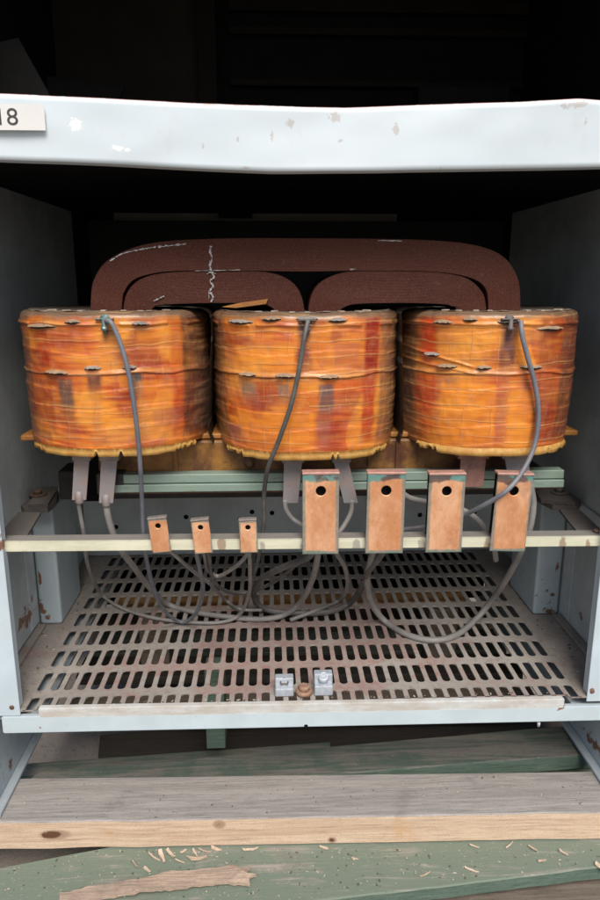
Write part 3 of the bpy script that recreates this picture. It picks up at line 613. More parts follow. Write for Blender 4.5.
def make_coil(idx, pxl, pxr, ytop, ybot, bands, tabs, stud, label, leads, seed):
    YCo, Rr = 1.79, .232
    xl, xr = at(pxl, 380, Y=1.76).x, at(pxr, 380, Y=1.76).x
    cx = (xl+xr)/2; R = (xr-xl)/2
    yf = YCo-Rr; zt = at((pxl+pxr)/2, ytop, Y=yf).z; zb = at((pxl+pxr)/2, ybot-6, Y=yf).z; H = zt-zb
    def s_of_px(px, py=380):
        y = -.9
        for _ in range(12):
            x = (at(px, py, Y=YCo+y*Rr).x-cx)/R; x = max(-1., min(1., x)); y = -(1-abs(x)**2.35)**(1/2.35)
        return (x+1)/2
    pa_, pb_ = ((20, 212), (214, 395), (397, 577))[idx]
    bands = [(0. if b[0] <= 0 else s_of_px(pa_+(pb_-pa_)*b[0]), 1.01 if b[1] > 1 else s_of_px(pa_+(pb_-pa_)*b[1]))+tuple(b[2:]) for b in bands]
    root = empty('winding_coil', (cx, YCo, zb), label, 'coil', 'wound coils in a row on the core')
    NU, NV = 480, 150; n = 2.35
    bm = bmesh.new(); col = bm.loops.layers.color.new('tint') if False else None
    def surf(u, t, lift=0):
        """u angle (front = -pi/2), t 0 top..1 bottom"""
        ca, sa = cos(u), sin(u); e = 2/n
        x = math.copysign(abs(ca)**e, ca); y = math.copysign(abs(sa)**e, sa)
        s = (x+1)/2
        d = .0035*noise.noise(Vector((ca*1.6+seed*5, sa*1.6, t*2.2)))+.0005*noise.noise(Vector((ca*5+seed, sa*5, t*34)))+.0010*noise.noise(Vector((ca*14+seed, sa*14, t*14)))
        # tape folds that slant down from the mid seam toward the sides
        mid = .44+.03*noise.noise(Vector((ca*2.5, sa*2.5, seed*3.3)))
        q = (t-mid)
        ra = .0042*(.75+.5*noise.noise(Vector((ca*6, sa*6, seed*2.7)))); d += ra*math.exp(-(q/.016)**2) if q < 0 else ra*math.exp(-(q/.006)**2)
        edge = abs(x)
        if seed == 3 and s < .34:
            for m0, m1 in ((.27, .39), (.36, .24)):
                q2 = t-(m0+m1*s); d += .004*min(1, (.34-s)/.06)*(math.exp(-(q2/.010)**2) if q2 < 0 else math.exp(-(q2/.004)**2))
        if edge > .72:
            am = (edge-.72)/.28
            d += am*.0016*noise.noise(Vector((seed*7, ca*2, t*19+edge*5.0)))+am*.0006*noise.noise(Vector((seed*3, ca*3, t*45-edge*9.0)))
        d += .0045*math.exp(-((t-.085)/.012)**2)*(1 if noise.noise(Vector((ca*4, sa*4, seed*9))) > -.15 else .2)
        tq = t*7.3+.15*sin(s*9+seed); d += .0013*(1-(tq-math.floor(tq)))
        taper = 1-.028*max(0, t-.6)/.4
        r_ = 1*taper
        sh = .018
        tt = t*H
        if tt < sh: r_ -= (.018/R)*(1-sqrt(max(0, 1-(1-tt/sh)**2)))
        if t > .97: r_ -= .010*(t-.97)/.03
        z = zt-t*H+.0022*noise.noise(Vector((ca*6, sa*6, seed)))*(1-t)
        if t > .9: z += (t-.9)*10*.0018*noise.noise(Vector((ca*7, sa*7, seed+4)))
        return Vector((cx+x*(R*r_+d+lift), YCo+y*(Rr*r_+d+lift), z)), s, x, y
    tints = []
    V = []
    for j in range(NV+1):
        t = j/NV; row = []
        for i in range(NU):
            u = -pi/2+2*pi*i/NU
            p, s, x, y = surf(u, t); row.append(bm.verts.new(p))
            # pigment
            nz = lambda a, b, c_=0.: noise.noise(Vector((s*a+seed*3.1, t*b+c_, y*.7+seed)))
            c = ORANGE.copy()
            v1 = nz(3.2, 3.0)
            c = c.lerp(YELL if v1 > 0 else LORED, min(1, abs(v1)*2.3))
            st = nz(2.2, 26, 4.)
            c = c.lerp(GOLD if st > 0 else RED, min(.3, abs(st)*.7))
            blk = noise.noise(Vector((math.floor(s*11+.4*sin(t*9)), math.floor(t*5.3+seed), seed+.5)))
            c = c.lerp(LORED if blk < 0 else YELL, min(.45, abs(blk)*.9))
            tt = t*7.3+.15*sin(s*9+seed); fr = tt-math.floor(tt)
            pass
            hz = noise.noise(Vector((s*4+seed*2, t*6, seed*5.)))+.5*noise.noise(Vector((s*13+seed*2, t*22, seed*5.)))
            c = c.lerp(HAZE, max(0, min(.3, hz*.8)))
            hr = noise.noise(Vector((s*5+seed*6, t*4, seed*7.)))+.4*noise.noise(Vector((s*9+seed*2, t*40, seed*8.)))
            c = c.lerp(RED, max(0, min(.65, (hr-.08)*1.9)))
            c = c.lerp(YELL, max(0, min(.6, (-hr-.05)*1.7)))
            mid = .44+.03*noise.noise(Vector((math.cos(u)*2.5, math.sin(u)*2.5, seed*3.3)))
            if 0 < t-mid < .013: c = c.lerp(DBR, .55)  # line of shade below the tape overlap, painted into the tint
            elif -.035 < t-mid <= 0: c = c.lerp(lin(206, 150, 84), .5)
            for (s0, s1, t0, t1, colr, al) in bands:
                sj = s+.006*noise.noise(Vector((t*9, s*3, seed)))
                fs = min(1, max(0, (sj-s0+.006)/.018))*min(1, max(0, (s1-sj+.006)/.018)) if s1-s0 < .3 else min(1, max(0, (sj-s0)/.03))*min(1, max(0, (s1-sj)/.03))
                ft = min(1, max(0, (t-t0)/.02))*min(1, max(0, (t1-t)/.11))
                k_ = fs*ft*min(1, al*1.15)*(.88+.35*noise.noise(Vector((s*20, t*16, seed))))
                c = c.lerp(colr, max(0, min(1, k_)))
            # dusty shoulder and grubby sides
            k_ = max(0, 1-t/(.055+.03*noise.noise(Vector((s*8, seed, 0)))+.05*max(0, abs(x)-.6)))
            c = c.lerp(lin(118, 98, 80), min(1, k_*1.6))
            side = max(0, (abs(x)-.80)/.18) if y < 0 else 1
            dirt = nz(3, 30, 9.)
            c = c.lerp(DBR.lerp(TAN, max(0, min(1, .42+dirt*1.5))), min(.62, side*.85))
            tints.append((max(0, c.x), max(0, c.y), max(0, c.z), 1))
        V.append(row)
    for j in range(NV):
        for i in range(NU):
            bm.faces.new((V[j][i], V[j+1][i], V[j+1][(i+1) % NU], V[j][(i+1) % NU]))
    me = bpy.data.meshes.new('body'); 
    bm.verts.index_update(); bm.to_mesh(me); bm.free()
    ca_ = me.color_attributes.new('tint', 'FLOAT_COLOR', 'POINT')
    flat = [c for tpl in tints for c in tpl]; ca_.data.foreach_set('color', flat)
    uvl = me.uv_layers.new(name='wrap'); 
    for p in me.polygons:
        for li in p.loop_indices:
            vi = me.loops[li].vertex_index; i = vi % NU; j = vi // NU
            base = (p.vertices[0] % NU)
            if base == NU-1 and i == 0: i = NU
            uvl.data[li].uv = (i/NU*1.45, j/NV*H)
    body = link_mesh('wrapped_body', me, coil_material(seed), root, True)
    # dusty top: sunk ring around the core leg
    bm = bmesh.new(); rg = []
    for k_, dz in ((1.0-.018/R*.9, -.0005), (.93, .001), (.80, -.002), (.60, -.003), (.30, -.004)):
        r0 = []
        for i in range(96):
            u = 2*pi*i/96; e = 2/n; x = math.copysign(abs(cos(u))**e, cos(u)); y = math.copysign(abs(sin(u))**e, sin(u))
            r0.append(bm.verts.new((cx+x*R*k_, YCo+y*Rr*k_, zt+dz+.003*noise.noise(Vector((x*9, y*9, seed+k_*9))))))
        rg.append(r0)
    for a, b in zip(rg, rg[1:]):
        for i in range(96): bm.faces.new((a[i], a[(i+1) % 96], b[(i+1) % 96], b[i]))
    bm.faces.new(rg[-1]); bm_obj('dusty_top', bm, M_cap, root, True)
    # ragged yellow collar under the front
    bm = bmesh.new(); outr = []
    i0, i1 = (-pi/2-1.02, -pi/2+1.02)
    NC = 150; segs = []
    cuts = [rnd(-.8, .8) for _ in range(3)]
    random.seed(seed*13+2); drop = .007
    for i in range(NC+1):
        u = i0+(i1-i0)*i/NC
        f = (i/NC-.5)*2
        if random.random() < .035: drop = .006 if drop > .012 else rnd(.012, .015)
        base = .015+.002*noise.noise(Vector((f*6, seed, 2)))
        lenn = base*1.12 if abs(f) < .68 else base*(.35+.5*(noise.noise(Vector((f*18, seed, 7))) > 0))
        if any(abs(f-c_) < .012 for c_ in cuts): lenn *= .25
        p0 = surf(u, .985, .001)[0]; p1 = surf(u, .99, .0035)[0]-Vector((0, 0, lenn*.5)); p2 = surf(u, .99, .0055)[0]-Vector((0, 0, lenn))
        p3 = surf(u, .995, -.012)[0]-Vector((0, 0, lenn*.9))
        segs.append([bm.verts.new(p) for p in (p0, p1, p2, p3)])
    for a, b in zip(segs, segs[1:]):
        for k_ in range(3): bm.faces.new((a[k_], b[k_], b[k_+1], a[k_+1]))
    bmesh.ops.solidify(bm, geom=bm.faces[:], thickness=.0012)
    bm_obj('bottom_collar', bm, simple('yellow_varnished_edge', (.95, .66, .22), (.82, .44, .11), 22, .42, stretch=(3, 3, 1)), root, True)
    # coil underside
    bm = bmesh.new(); vs = [bm.verts.new(surf(2*pi*i/96, .995, -.004)[0]) for i in range(96)]; bm.faces.new(vs); bm_obj('underside', bm, M_yokelow, root)
    # lens shaped spacer tabs pushing out through the tape
    def u_of_px(px, t):
        s_ = s_of_px(px, ytop+t*(ybot-6-ytop))*2-1
        s_ = max(-.97, min(.97, s_)); ca = math.copysign(abs(s_)**(n/2), s_); return -math.acos(ca)
    for (pa, pb, py, up, kind) in tabs:
        t = (py-ytop)/(ybot-6-ytop)
        ua, ub = u_of_px(pa, t), u_of_px(pb, t); bm = bmesh.new(); S = 12; A, B, C_ = [], [], []; random.seed(int(pa*7)); jit = [random.uniform(-1, 1) for _ in range(S+1)]
        for i in range(S+1):
            f = i/S; u = ua+(ub-ua)*f; w = sin(pi*f)**.8
            jj = .0008*noise.noise(Vector((f*7, pa, 0)))
            A.append(bm.verts.new(surf(u, t-.016*w, .0)[0])); B.append(bm.verts.new(surf(u, t+.004+.004*jit[i], .002+.0085*w+jj)[0])); C_.append(bm.verts.new(surf(u, t+.016*w+.006, .0002)[0]))
        for i in range(S):
            bm.faces.new((A[i], B[i], B[i+1], A[i+1])); f2 = bm.faces.new((B[i], C_[i], C_[i+1], B[i+1])); f2.material_index = 1
        for L_ in ((A[0], B[0], C_[0]), (A[-1], C_[-1], B[-1])): bm.faces.new(L_)
        bm_obj('spacer_tab', bm, [M_tabA if kind == 0 else M_tabB, simple('tab_under_shade', (.07, .055, .05), (.04, .03, .03), 60, .8)], root)  # lower tab faces carry their underside shadow as a dark colour
    # white spacer stick tips along the top edge
    random.seed(seed+40)
    for i in range(9):
        f = -.62+1.24*(i+rnd(-.25, .25))/8; u = -pi/2+f*1.15
        p = surf(u, 0, -.012)[0]; M = Matrix.Translation(p) @ Matrix.Rotation(u+pi/2, 4, 'Z')
        bx('spacer_stick', (-.006, .006, -.008, .010, -.004, rnd(.0015, .004)), simple('pale_stick', (.50, .42, .33), (.28, .22, .17), 60, .8) if i == 0 else bpy.data.materials[[m.name for m in bpy.data.materials if m.name.startswith('pale_stick')][-1]], root, .001, M)
    # terminal stud
    u = u_of_px(stud[0], .06); p = surf(u, .055, 0)[0]
    bm = bmesh.new(); lathe(bm, p+Vector((0, .004, 0)), (0, -1, 0), [(.012, 0), (.012, .004), (.0075, .0045), (.0075, .009), (.004, .009), (.004, .014)], 16)
    d_ = Vector((0, -.012, -.002)); lathe(bm, p+d_, (0, 0, -1), [(.0045, -.004), (.0045, .012), (.007, .012), (.007, .020), (.004, .020), (.004, .027)], 12)
    st = bm_obj('terminal_stud', bm, M_patina if idx == 0 else M_dustysteel, root)
    bm = bmesh.new(); box(bm, -.020, .020, -.009, .004, -.003, .0, .001); 
    for v in bm.verts: v.co = Matrix.Translation(p+Vector((0, -.004, .004))) @ v.co
    bm_obj('stud_clip', bm, M_patina if idx == 0 else M_dustysteel, st)
    # lead straps
    for (pts, y_, mat, lug) in leads:
        a, b, c_, d = [at(*q_, Y=y_) for q_ in pts]
        bm = bmesh.new(); prism(bm, [a, b, c_, d], (0, .005, 0))
        w = (b-a)*.15
        ls = bm_obj('lead_strap', bm, mat, root)
        if lug:
            m_ = (c_+d)/2; bm = bmesh.new(); lathe(bm, m_+Vector((0, .004, .016)), (0, 0, -1), [(.006, -.006), (.0105, .0), (.0105, .022), (.008, .026)], 16); bm_obj('cable_lug', bm, M_lead, ls)
        t0 = (a+b)/2+Vector((0, .02, .003)); hw = (b-a).length*.62
        bx('lead_tab', (t0.x-hw, t0.x+hw, t0.y-.022, t0.y+.12, t0.z-.003, t0.z+.016), mat if mat is M_leadcopper else M_cugrey, root, .002)
    return root
YL = 1.615
B0 = [(0, .17, .25, .9, RED, .6), (.0, .07, .0, 1., DBR, .45), (.84, 1.01, 0, 1, lin(88, 52, 40), .80), (.78, .85, .05, 1, lin(190, 66, 26), .5), (.20, .275, .46, .74, lin(96, 76, 66), .85), (.21, .27, .70, .95, lin(150, 100, 60), .4), (.35, .425, .42, .62, PURP, .8),
      (.36, .41, .6, .9, lin(160, 110, 70), .4), (.565, .64, .42, .66, lin(84, 80, 78), .85), (.58, .66, .62, .95, lin(170, 130, 90), .45), (.45, .52, .10, .24, lin(70, 40, 42), .75), (.10, .78, .385, .44, GOLD, .6), (.1, .3, .12, .3, RED, .35), (.62, .80, .1, .3, GOLD, .4),
      (.28, .5, .62, .88, GOLD, .35), (.6, .8, .48, .9, GOLD, .35), (.02, .14, .86, 1, lin(130, 80, 66), .5), (.14, .22, .0, .14, TAN, .4), (.68, .84, .7, .9, lin(170, 110, 90), .45)]
B1 = [(0, .07, 0, 1, TAN, .45), (.91, 1.01, 0, 1, lin(150, 112, 80), .75), (.825, .905, .03, .5, lin(150, 28, 20), .9), (.82, .89, .46, .97, lin(180, 44, 24), .75), (.60, .83, .46, .62, lin(200, 60, 24), .6), (.15, .235, .48, .66, lin(140, 118, 96), .8), (.35, .425, .48, .66, lin(132, 112, 96), .7),
      (.575, .665, .48, .75, lin(110, 88, 86), .85), (.57, .65, .72, 1, lin(160, 100, 84), .6), (.46, .545, .06, .25, lin(74, 56, 66), .85), (.46, .545, .22, .44, lin(128, 62, 58), .75), (.12, .45, .22, .42, GOLD, .6), (.52, .65, .08, .4, GOLD, .4), (.10, .58, .68, 1, GOLD, .5),
      (.66, .80, .2, .44, lin(196, 110, 70), .6), (.10, .30, .9, 1., lin(205, 110, 50), .4), (.06, .14, .8, 1, lin(130, 84, 90), .6)]
B2 = [(0, .10, 0, 1, lin(110, 76, 56), .7), (.12, .20, .02, .42, lin(205, 66, 20), .85), (.10, .22, .45, .8, lin(196, 56, 26), .6), (.555, .645, .06, .44, lin(92, 58, 62), .9), (.56, .64, .44, .98, lin(190, 110, 74), .5), (.21, .52, .08, .4, YELL, .55), (.24, .56, .5, 1, GOLD, .65), (.62, .78, .55, 1, GOLD, .45),
      (.76, 1.01, .0, 1, lin(140, 66, 32), .55), (.9, 1.01, 0, 1, lin(96, 62, 48), .6), (.70, .80, .46, .6, lin(120, 60, 50), .6), (.26, .34, .47, .56, lin(120, 90, 80), .6), (.64, .9, .4, .52, lin(215, 96, 30), .5), (.12, .2, .72, 1, lin(196, 80, 40), .5), (.46, .58, .1, .3, YELL, .4)]
coils = [
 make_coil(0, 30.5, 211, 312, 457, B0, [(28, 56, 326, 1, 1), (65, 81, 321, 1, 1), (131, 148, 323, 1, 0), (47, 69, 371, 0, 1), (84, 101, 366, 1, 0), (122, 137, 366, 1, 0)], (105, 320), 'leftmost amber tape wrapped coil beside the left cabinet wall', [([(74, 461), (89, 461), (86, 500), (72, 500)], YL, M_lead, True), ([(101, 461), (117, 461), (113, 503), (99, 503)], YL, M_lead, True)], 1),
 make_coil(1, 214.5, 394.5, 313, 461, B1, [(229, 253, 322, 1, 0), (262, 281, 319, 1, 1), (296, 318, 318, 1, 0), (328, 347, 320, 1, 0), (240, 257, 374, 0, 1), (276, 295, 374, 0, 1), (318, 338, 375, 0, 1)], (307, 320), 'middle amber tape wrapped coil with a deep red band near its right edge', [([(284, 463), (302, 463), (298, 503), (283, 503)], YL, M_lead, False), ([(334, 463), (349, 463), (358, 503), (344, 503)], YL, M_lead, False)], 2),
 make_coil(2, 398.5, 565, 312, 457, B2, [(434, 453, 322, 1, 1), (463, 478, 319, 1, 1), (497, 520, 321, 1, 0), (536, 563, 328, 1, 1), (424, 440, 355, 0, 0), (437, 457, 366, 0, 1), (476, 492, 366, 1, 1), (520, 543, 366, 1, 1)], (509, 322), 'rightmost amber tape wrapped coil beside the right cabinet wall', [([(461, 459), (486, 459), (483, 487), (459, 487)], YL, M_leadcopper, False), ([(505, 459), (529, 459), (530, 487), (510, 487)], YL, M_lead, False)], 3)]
# insulating paper barriers curling between neighbouring coils
for pts, lab, tp in (([(209, 309), (214, 322), (213, 360), (212, 400), (211, 422), (216, 436)], 'thin dusty paper barrier curling up between left and middle coils', [(160, 305), (190, 306), (209, 309)]),
                 ([(397, 309), (395.5, 322), (396, 360), (396.5, 400), (397, 422), (393, 436)], 'thin dusty paper barrier curling up between middle and right coils', [(452, 306), (420, 306), (397, 309)])):
    path = [at(*p, Y=1.74) for p in tp[:-1]]+[at(*p, Y=1.74) for p in pts]
    path = spline(path, 6); bm = bmesh.new(); r0 = [bm.verts.new(p+Vector((0, -.09+.006*noise.noise(p*30), 0))) for p in path]; r1 = [bm.verts.new(p+Vector((0, .12, 0))) for p in path]
    for i in range(len(path)-1): bm.faces.new((r0[i], r0[i+1], r1[i+1], r1[i]))
    bmesh.ops.solidify(bm, geom=bm.faces[:], thickness=.0018)
    tag(bm_obj('insulation_sheet', bm, M_paper, smooth=True), lab, 'insulation sheet', 'paper barriers between the coils')

# ------------------------------------------------------------------ crossbar with struts
ba = empty('support_bar', (0, 1.55, .88), 'long cream edged bar across the cabinet front with copper terminals hanging on it', 'support bar')
zl, zr = at(0, 541.5, Y=1.53), at(600, 536, Y=1.53)
bm = bmesh.new(); vs = box(bm, 0, 1, 0, 1, 0, 1)
for v in vs:
    t = v.co.x; x = -.72+1.43*t; zt_ = .9205+(.9115-.9205)*t
    v.co = Vector((x, 1.531+.040*v.co.y, zt_-(.0265)*(1-v.co.z)))
bmesh.ops.bevel(bm, geom=bm.edges[:], offset=.0015, segments=2, affect='EDGES'); bm_obj('bar', bm, M_bar, ba)
for pl in ([(18, 512), (41, 512), (26, 537), (-3, 537)], [(559, 509), (580, 510), (604, 532), (577, 531)]):
    bm = bmesh.new(); prism(bm, [at(*p, Z=.902) for p in pl], (0, 0, -.006)); st = bm_obj('strut', bm, M_dustysteel, ba)
    c = (at(*pl[2], Z=.902)+at(*pl[3], Z=.902))/2; 
    bm = bmesh.new(); lathe(bm, (c.x, 1.555, .921 if c.x < 0 else .912), (0, 0, 1), [(.009, 0), (.009, .005), (.006, .007)], 6); bm_obj('bolt', bm, M_rusty, st)

# ------------------------------------------------------------------ copper terminals
def terminal(corners, hole, small, label, lean_y=0.0):
    """corners px: top-left, top-right, bottom-right, bottom-left of the front plate"""
    yp = 1.515
    tl, tr, br, bl = [at(*c, Y=yp) for c in corners]
    base = (bl+br)/2
    root = empty('copper_terminal', base, label, 'copper terminal', 'copper terminals clamped on the bar')
    W = ((tr-tl).length+(br-bl).length)/2; Hh = ((tl-bl).length+(tr-br).length)/2
    mid_t = (tl+tr)/2; ax = math.atan2(mid_t.x-base.x, mid_t.z-base.z)
    Mx = Matrix.Translation(base) @ Matrix.Rotation(ax, 4, 'Y')
    th = .0035; hr = hole*W; hz = Hh*(.80 if not small else .80); a, b = W/2, 0
    bm = bmesh.new(); n = 32; e = .0015
    def ring(rad, y, sq=None):
        out = []
        for i in range(n):
            u = 2*pi*i/n; c, s = cos(u), sin(u)
            out.append((rad*c, y, hz+rad*s) if sq is None else None)
        return out
    def rect(y, ins=0):
        out = []
        up, dn = Hh-hz-ins, hz-ins; wa = a-ins
        for i in range(n):
            u = 2*pi*i/n+.0001; c, s = cos(u), sin(u)
            # map to rectangle with corners hit exactly at 45 degrees
            k = 1/max(abs(c), abs(s)); x, z = c*k, s*k
            out.append((x*wa, y, hz+(z*up if z > 0 else z*dn)))
        return out
    Rg = [ring(hr, th), rect(th, e), rect(th-e, 0), rect(e, 0), rect(0, e), ring(hr*1.12, 0), ring(hr, .0006)]
    Vv = [[bm.verts.new(Mx @ Vector((p[0], p[1]+.0012*noise.noise(Vector((p[0]*40, p[2]*25, base.x*9)))+(lean_y*p[2]), p[2]))) for p in r] for r in Rg]
    for r0, r1 in zip(Vv, Vv[1:]+[Vv[0]]):
        for i in range(n): bm.faces.new((r0[i], r0[(i+1) % n], r1[(i+1) % n], r1[i]))
    bm_obj('front_plate', bm, M_cus if small else M_cu, root)
    L = .026 if not small else .016; t2 = .006 if not small else .0045
    bm = bmesh.new(); box(bm, -a-.0008, a+.0008, -.0018+lean_y*Hh, L, Hh-.0002, Hh+t2, .0018, Mx, seg=2)
    bm_obj('top_flange', bm, M_culip if not small else M_cugrey, root)
    bm = bmesh.new(); box(bm, -a+.002, a-.002, L-.004, L-.0005, (Hh*.20 if not small else Hh*.40), Hh-.0004, .0008, Mx); bm_obj('hole_shade_plate', bm, M_darkcu, root)  # plate added behind the hole so that it looks dark
    return root
T = [
 (((147.5, 520), (166, 518.5), (171.5, 552), (152.5, 553.5)), .15, True, 'leftmost small copper terminal, leaning left on the bar'),
 (((190.5, 521.5), (208.5, 520.5), (213, 553), (195, 554)), .15, True, 'middle one of the three small copper terminals'),
 (((238.5, 521), (256.5, 521), (258, 552.5), (240.5, 553.5)), .15, True, 'third small copper terminal, nearest to the large ones'),
 (((303.5, 475), (338.5, 474.5), (339.5, 554), (301.5, 554.5)), .14, False, 'leftmost large copper terminal, with dark stains below its hole'),
 (((368, 474.5), (406, 474.5), (403, 553.5), (365, 553.5)), .135, False, 'large copper terminal with a bright teal patch on its upper right'),
 (((429.5, 475), (466, 475.5), (461.5, 552), (425.5, 553)), .135, False, 'large copper terminal second from the right, with a pale central sheen'),
 (((498, 475.5), (534, 475.5), (525, 551), (489.5, 552)), .135, False, 'rightmost large copper terminal, crossed by a slate cable over its hole')]
for cs, hl, sm, lab in T: terminal(cs, hl, sm, lab)

# ------------------------------------------------------------------ cables
def cable(pts, r, mat, label, ferr=None):
    """each point: (px, py, 'Y'|'Z', value)"""
    P3 = [at(p[0], p[1], **{p[2]: p[3]}) for p in pts]
    bm = bmesh.new(); tube(bm, P3, r, 12, 10)
    o = bm_obj('cable', bm, mat, smooth=True); tag(o, label, 'cable', 'cables draped over the slotted floor'); return o
Yc = 1.535; FZ = .508
cable([(105, 320, 'Y', 1.545), (112, 324, 'Y', 1.535), (121, 345, 'Y', 1.535), (129, 375, 'Y', 1.53), (136, 420, 'Y', 1.53), (140, 462, 'Y', 1.55), (142, 500, 'Y', 1.60), (145, 550, 'Y', 1.64), (155, 592, 'Y', 1.75), (166, 612, 'Y', 1.86), (182, 622, 'Y', 1.915), (196, 613, 'Y', 1.85), (203, 592, 'Y', 1.73), (200, 570, 'Y', 1.62), (196, 550, 'Y', 1.545), (199, 538, 'Y', 1.527)], .0054, M_cblue, 'slate blue cable hanging down the left coil and looping back to the bar')
cable([(78, 498, 'Y', 1.62), (80, 512, 'Y', 1.63), (84, 535, 'Y', 1.66), (88, 565, 'Y', 1.78), (100, 592, 'Z', FZ+.03), (118, 606, 'Z', FZ), (150, 617, 'Z', FZ), (188, 622, 'Z', FZ), (222, 622, 'Z', FZ), (240, 614, 'Z', FZ+.02), (249, 594, 'Y', 1.82), (250, 570, 'Y', 1.66), (249, 550, 'Y', 1.55), (248, 538, 'Y', 1.527)], .0052, M_cgrey, 'pale grey cable from the outer left coil lug, lowest curve across the floor')
cable([(106, 502, 'Y', 1.62), (109, 520, 'Y', 1.63), (118, 545, 'Y', 1.66), (133, 566, 'Y', 1.76), (150, 588, 'Y', 1.90), (168, 604, 'Z', FZ+.006), (195, 612, 'Z', FZ), (230, 617, 'Z', FZ), (262, 619, 'Z', FZ), (286, 614, 'Z', FZ+.01), (302, 600, 'Y', 1.90), (312, 580, 'Y', 1.74), (317, 560, 'Y', 1.60), (318, 545, 'Y', 1.548)], .0082, M_cgrey, 'thick grey cable running from the left coil lug to the leftmost large terminal')
cable([(314, 545, 'Y', 1.556), (308, 557, 'Y', 1.58), (284, 567, 'Y', 1.68), (263, 578, 'Y', 1.80), (254, 591, 'Y', 1.93), (258, 604, 'Z', FZ+.014), (272, 611, 'Z', FZ+.012), (300, 613, 'Z', FZ+.012), (328, 612, 'Z', FZ), (350, 603, 'Z', FZ+.01), (362, 587, 'Y', 1.85), (369, 570, 'Y', 1.68), (380, 556, 'Y', 1.58), (386, 545, 'Y', 1.552)], .0088, M_cdark, 'thick charcoal cable looping between the two left large terminals')
cable([(376, 545, 'Y', 1.556), (371, 560, 'Y', 1.62), (367, 580, 'Y', 1.76), (371, 602, 'Y', 1.86), (384, 620, 'Z', FZ+.006), (406, 634, 'Z', FZ), (432, 640, 'Z', FZ), (456, 635, 'Z', FZ), (476, 619, 'Z', FZ+.012), (492, 600, 'Y', 1.88), (506, 580, 'Y', 1.76), (519, 556, 'Y', 1.68), (529, 530, 'Y', 1.64), (533, 505, 'Y', 1.63), (530, 484, 'Y', 1.625)], .0088, M_cgrey, 'thick grey cable swinging in the widest loop on the right of the floor')
cable([(308, 321, 'Y', 1.545), (304, 340, 'Y', 1.53), (299, 370, 'Y', 1.53), (291, 405, 'Y', 1.53), (279, 440, 'Y', 1.535), (268, 468, 'Y', 1.57), (264, 495, 'Y', 1.62), (264, 520, 'Y', 1.64), (262, 536, 'Y', 1.66), (258, 560, 'Y', 1.72), (251, 585, 'Y', 1.84), (246, 607, 'Z', FZ)], .0054, M_cdark, 'dark cable hanging down the front of the middle coil')
cable([(521, 321, 'Y', 1.545), (522, 334, 'Y', 1.535), (527, 355, 'Y', 1.535), (535, 385, 'Y', 1.545), (538.5, 415, 'Y', 1.55), (534, 447, 'Y', 1.54), (521, 474, 'Y', 1.515), (505, 492, 'Y', 1.50), (486, 504, 'Y', 1.525), (466, 514, 'Y', 1.57), (440, 523, 'Y', 1.62), (415, 528, 'Y', 1.64), (398, 530, 'Y', 1.60)], .0056, M_cblue, 'slate cable curving down the right coil and across the rightmost terminal')
cable([(399, 490, 'Y', 1.60), (410, 498, 'Y', 1.61), (432, 503, 'Y', 1.62), (458, 508, 'Y', 1.62), (478, 520, 'Y', 1.62), (492, 540, 'Y', 1.62), (496, 560, 'Y', 1.66)], .0070, M_cgrey, 'short grey cable bowed behind the two right large terminals')
cable([(285, 500, 'Y', 1.618), (286, 509, 'Y', 1.62), (293, 519, 'Y', 1.62), (306, 527, 'Y', 1.60), (316, 534, 'Y', 1.575)], .0058, M_cgrey, 'short grey pigtail from the left strap under the middle coil')
cable([(352, 500, 'Y', 1.618), (351, 512, 'Y', 1.62), (345, 524, 'Y', 1.615), (336, 538, 'Y', 1.61), (336, 552, 'Y', 1.64), (345, 568, 'Y', 1.76), (347, 588, 'Y', 1.90), (338, 601, 'Z', FZ), (314, 611, 'Z', FZ+.016), (290, 620, 'Z', FZ)], .0060, M_cgrey, 'grey cable dropping from the right strap under the middle coil')
cable([(204, 545, 'Y', 1.553), (209, 556, 'Y', 1.58), (211, 573, 'Y', 1.68), (219, 587, 'Y', 1.82), (234, 593, 'Y', 1.93), (250, 592, 'Y', 1.95), (272, 583, 'Y', 1.88), (290, 570, 'Y', 1.74), (304, 555, 'Y', 1.60), (308, 545, 'Y', 1.56)], .0052, M_cdark, 'thin charcoal cable sagging between a small and a large terminal')
cable([(250, 545, 'Y', 1.553), (245, 557, 'Y', 1.58), (232, 569, 'Y', 1.66), (218, 576, 'Y', 1.72), (208, 570, 'Y', 1.68), (205, 558, 'Y', 1.60), (203, 548, 'Y', 1.556)], .0050, M_cgrey, 'thin pale cable linking the second and third small terminals')
cable([(164, 545, 'Y', 1.553), (177, 557, 'Y', 1.58), (193, 571, 'Y', 1.70), (210, 584, 'Y', 1.83), (226, 600, 'Z', FZ+.01), (240, 609, 'Z', FZ+.016), (262, 610, 'Z', FZ+.010)], .0048, M_cgrey, 'thin grey cable trailing from the leftmost small terminal to the floor')

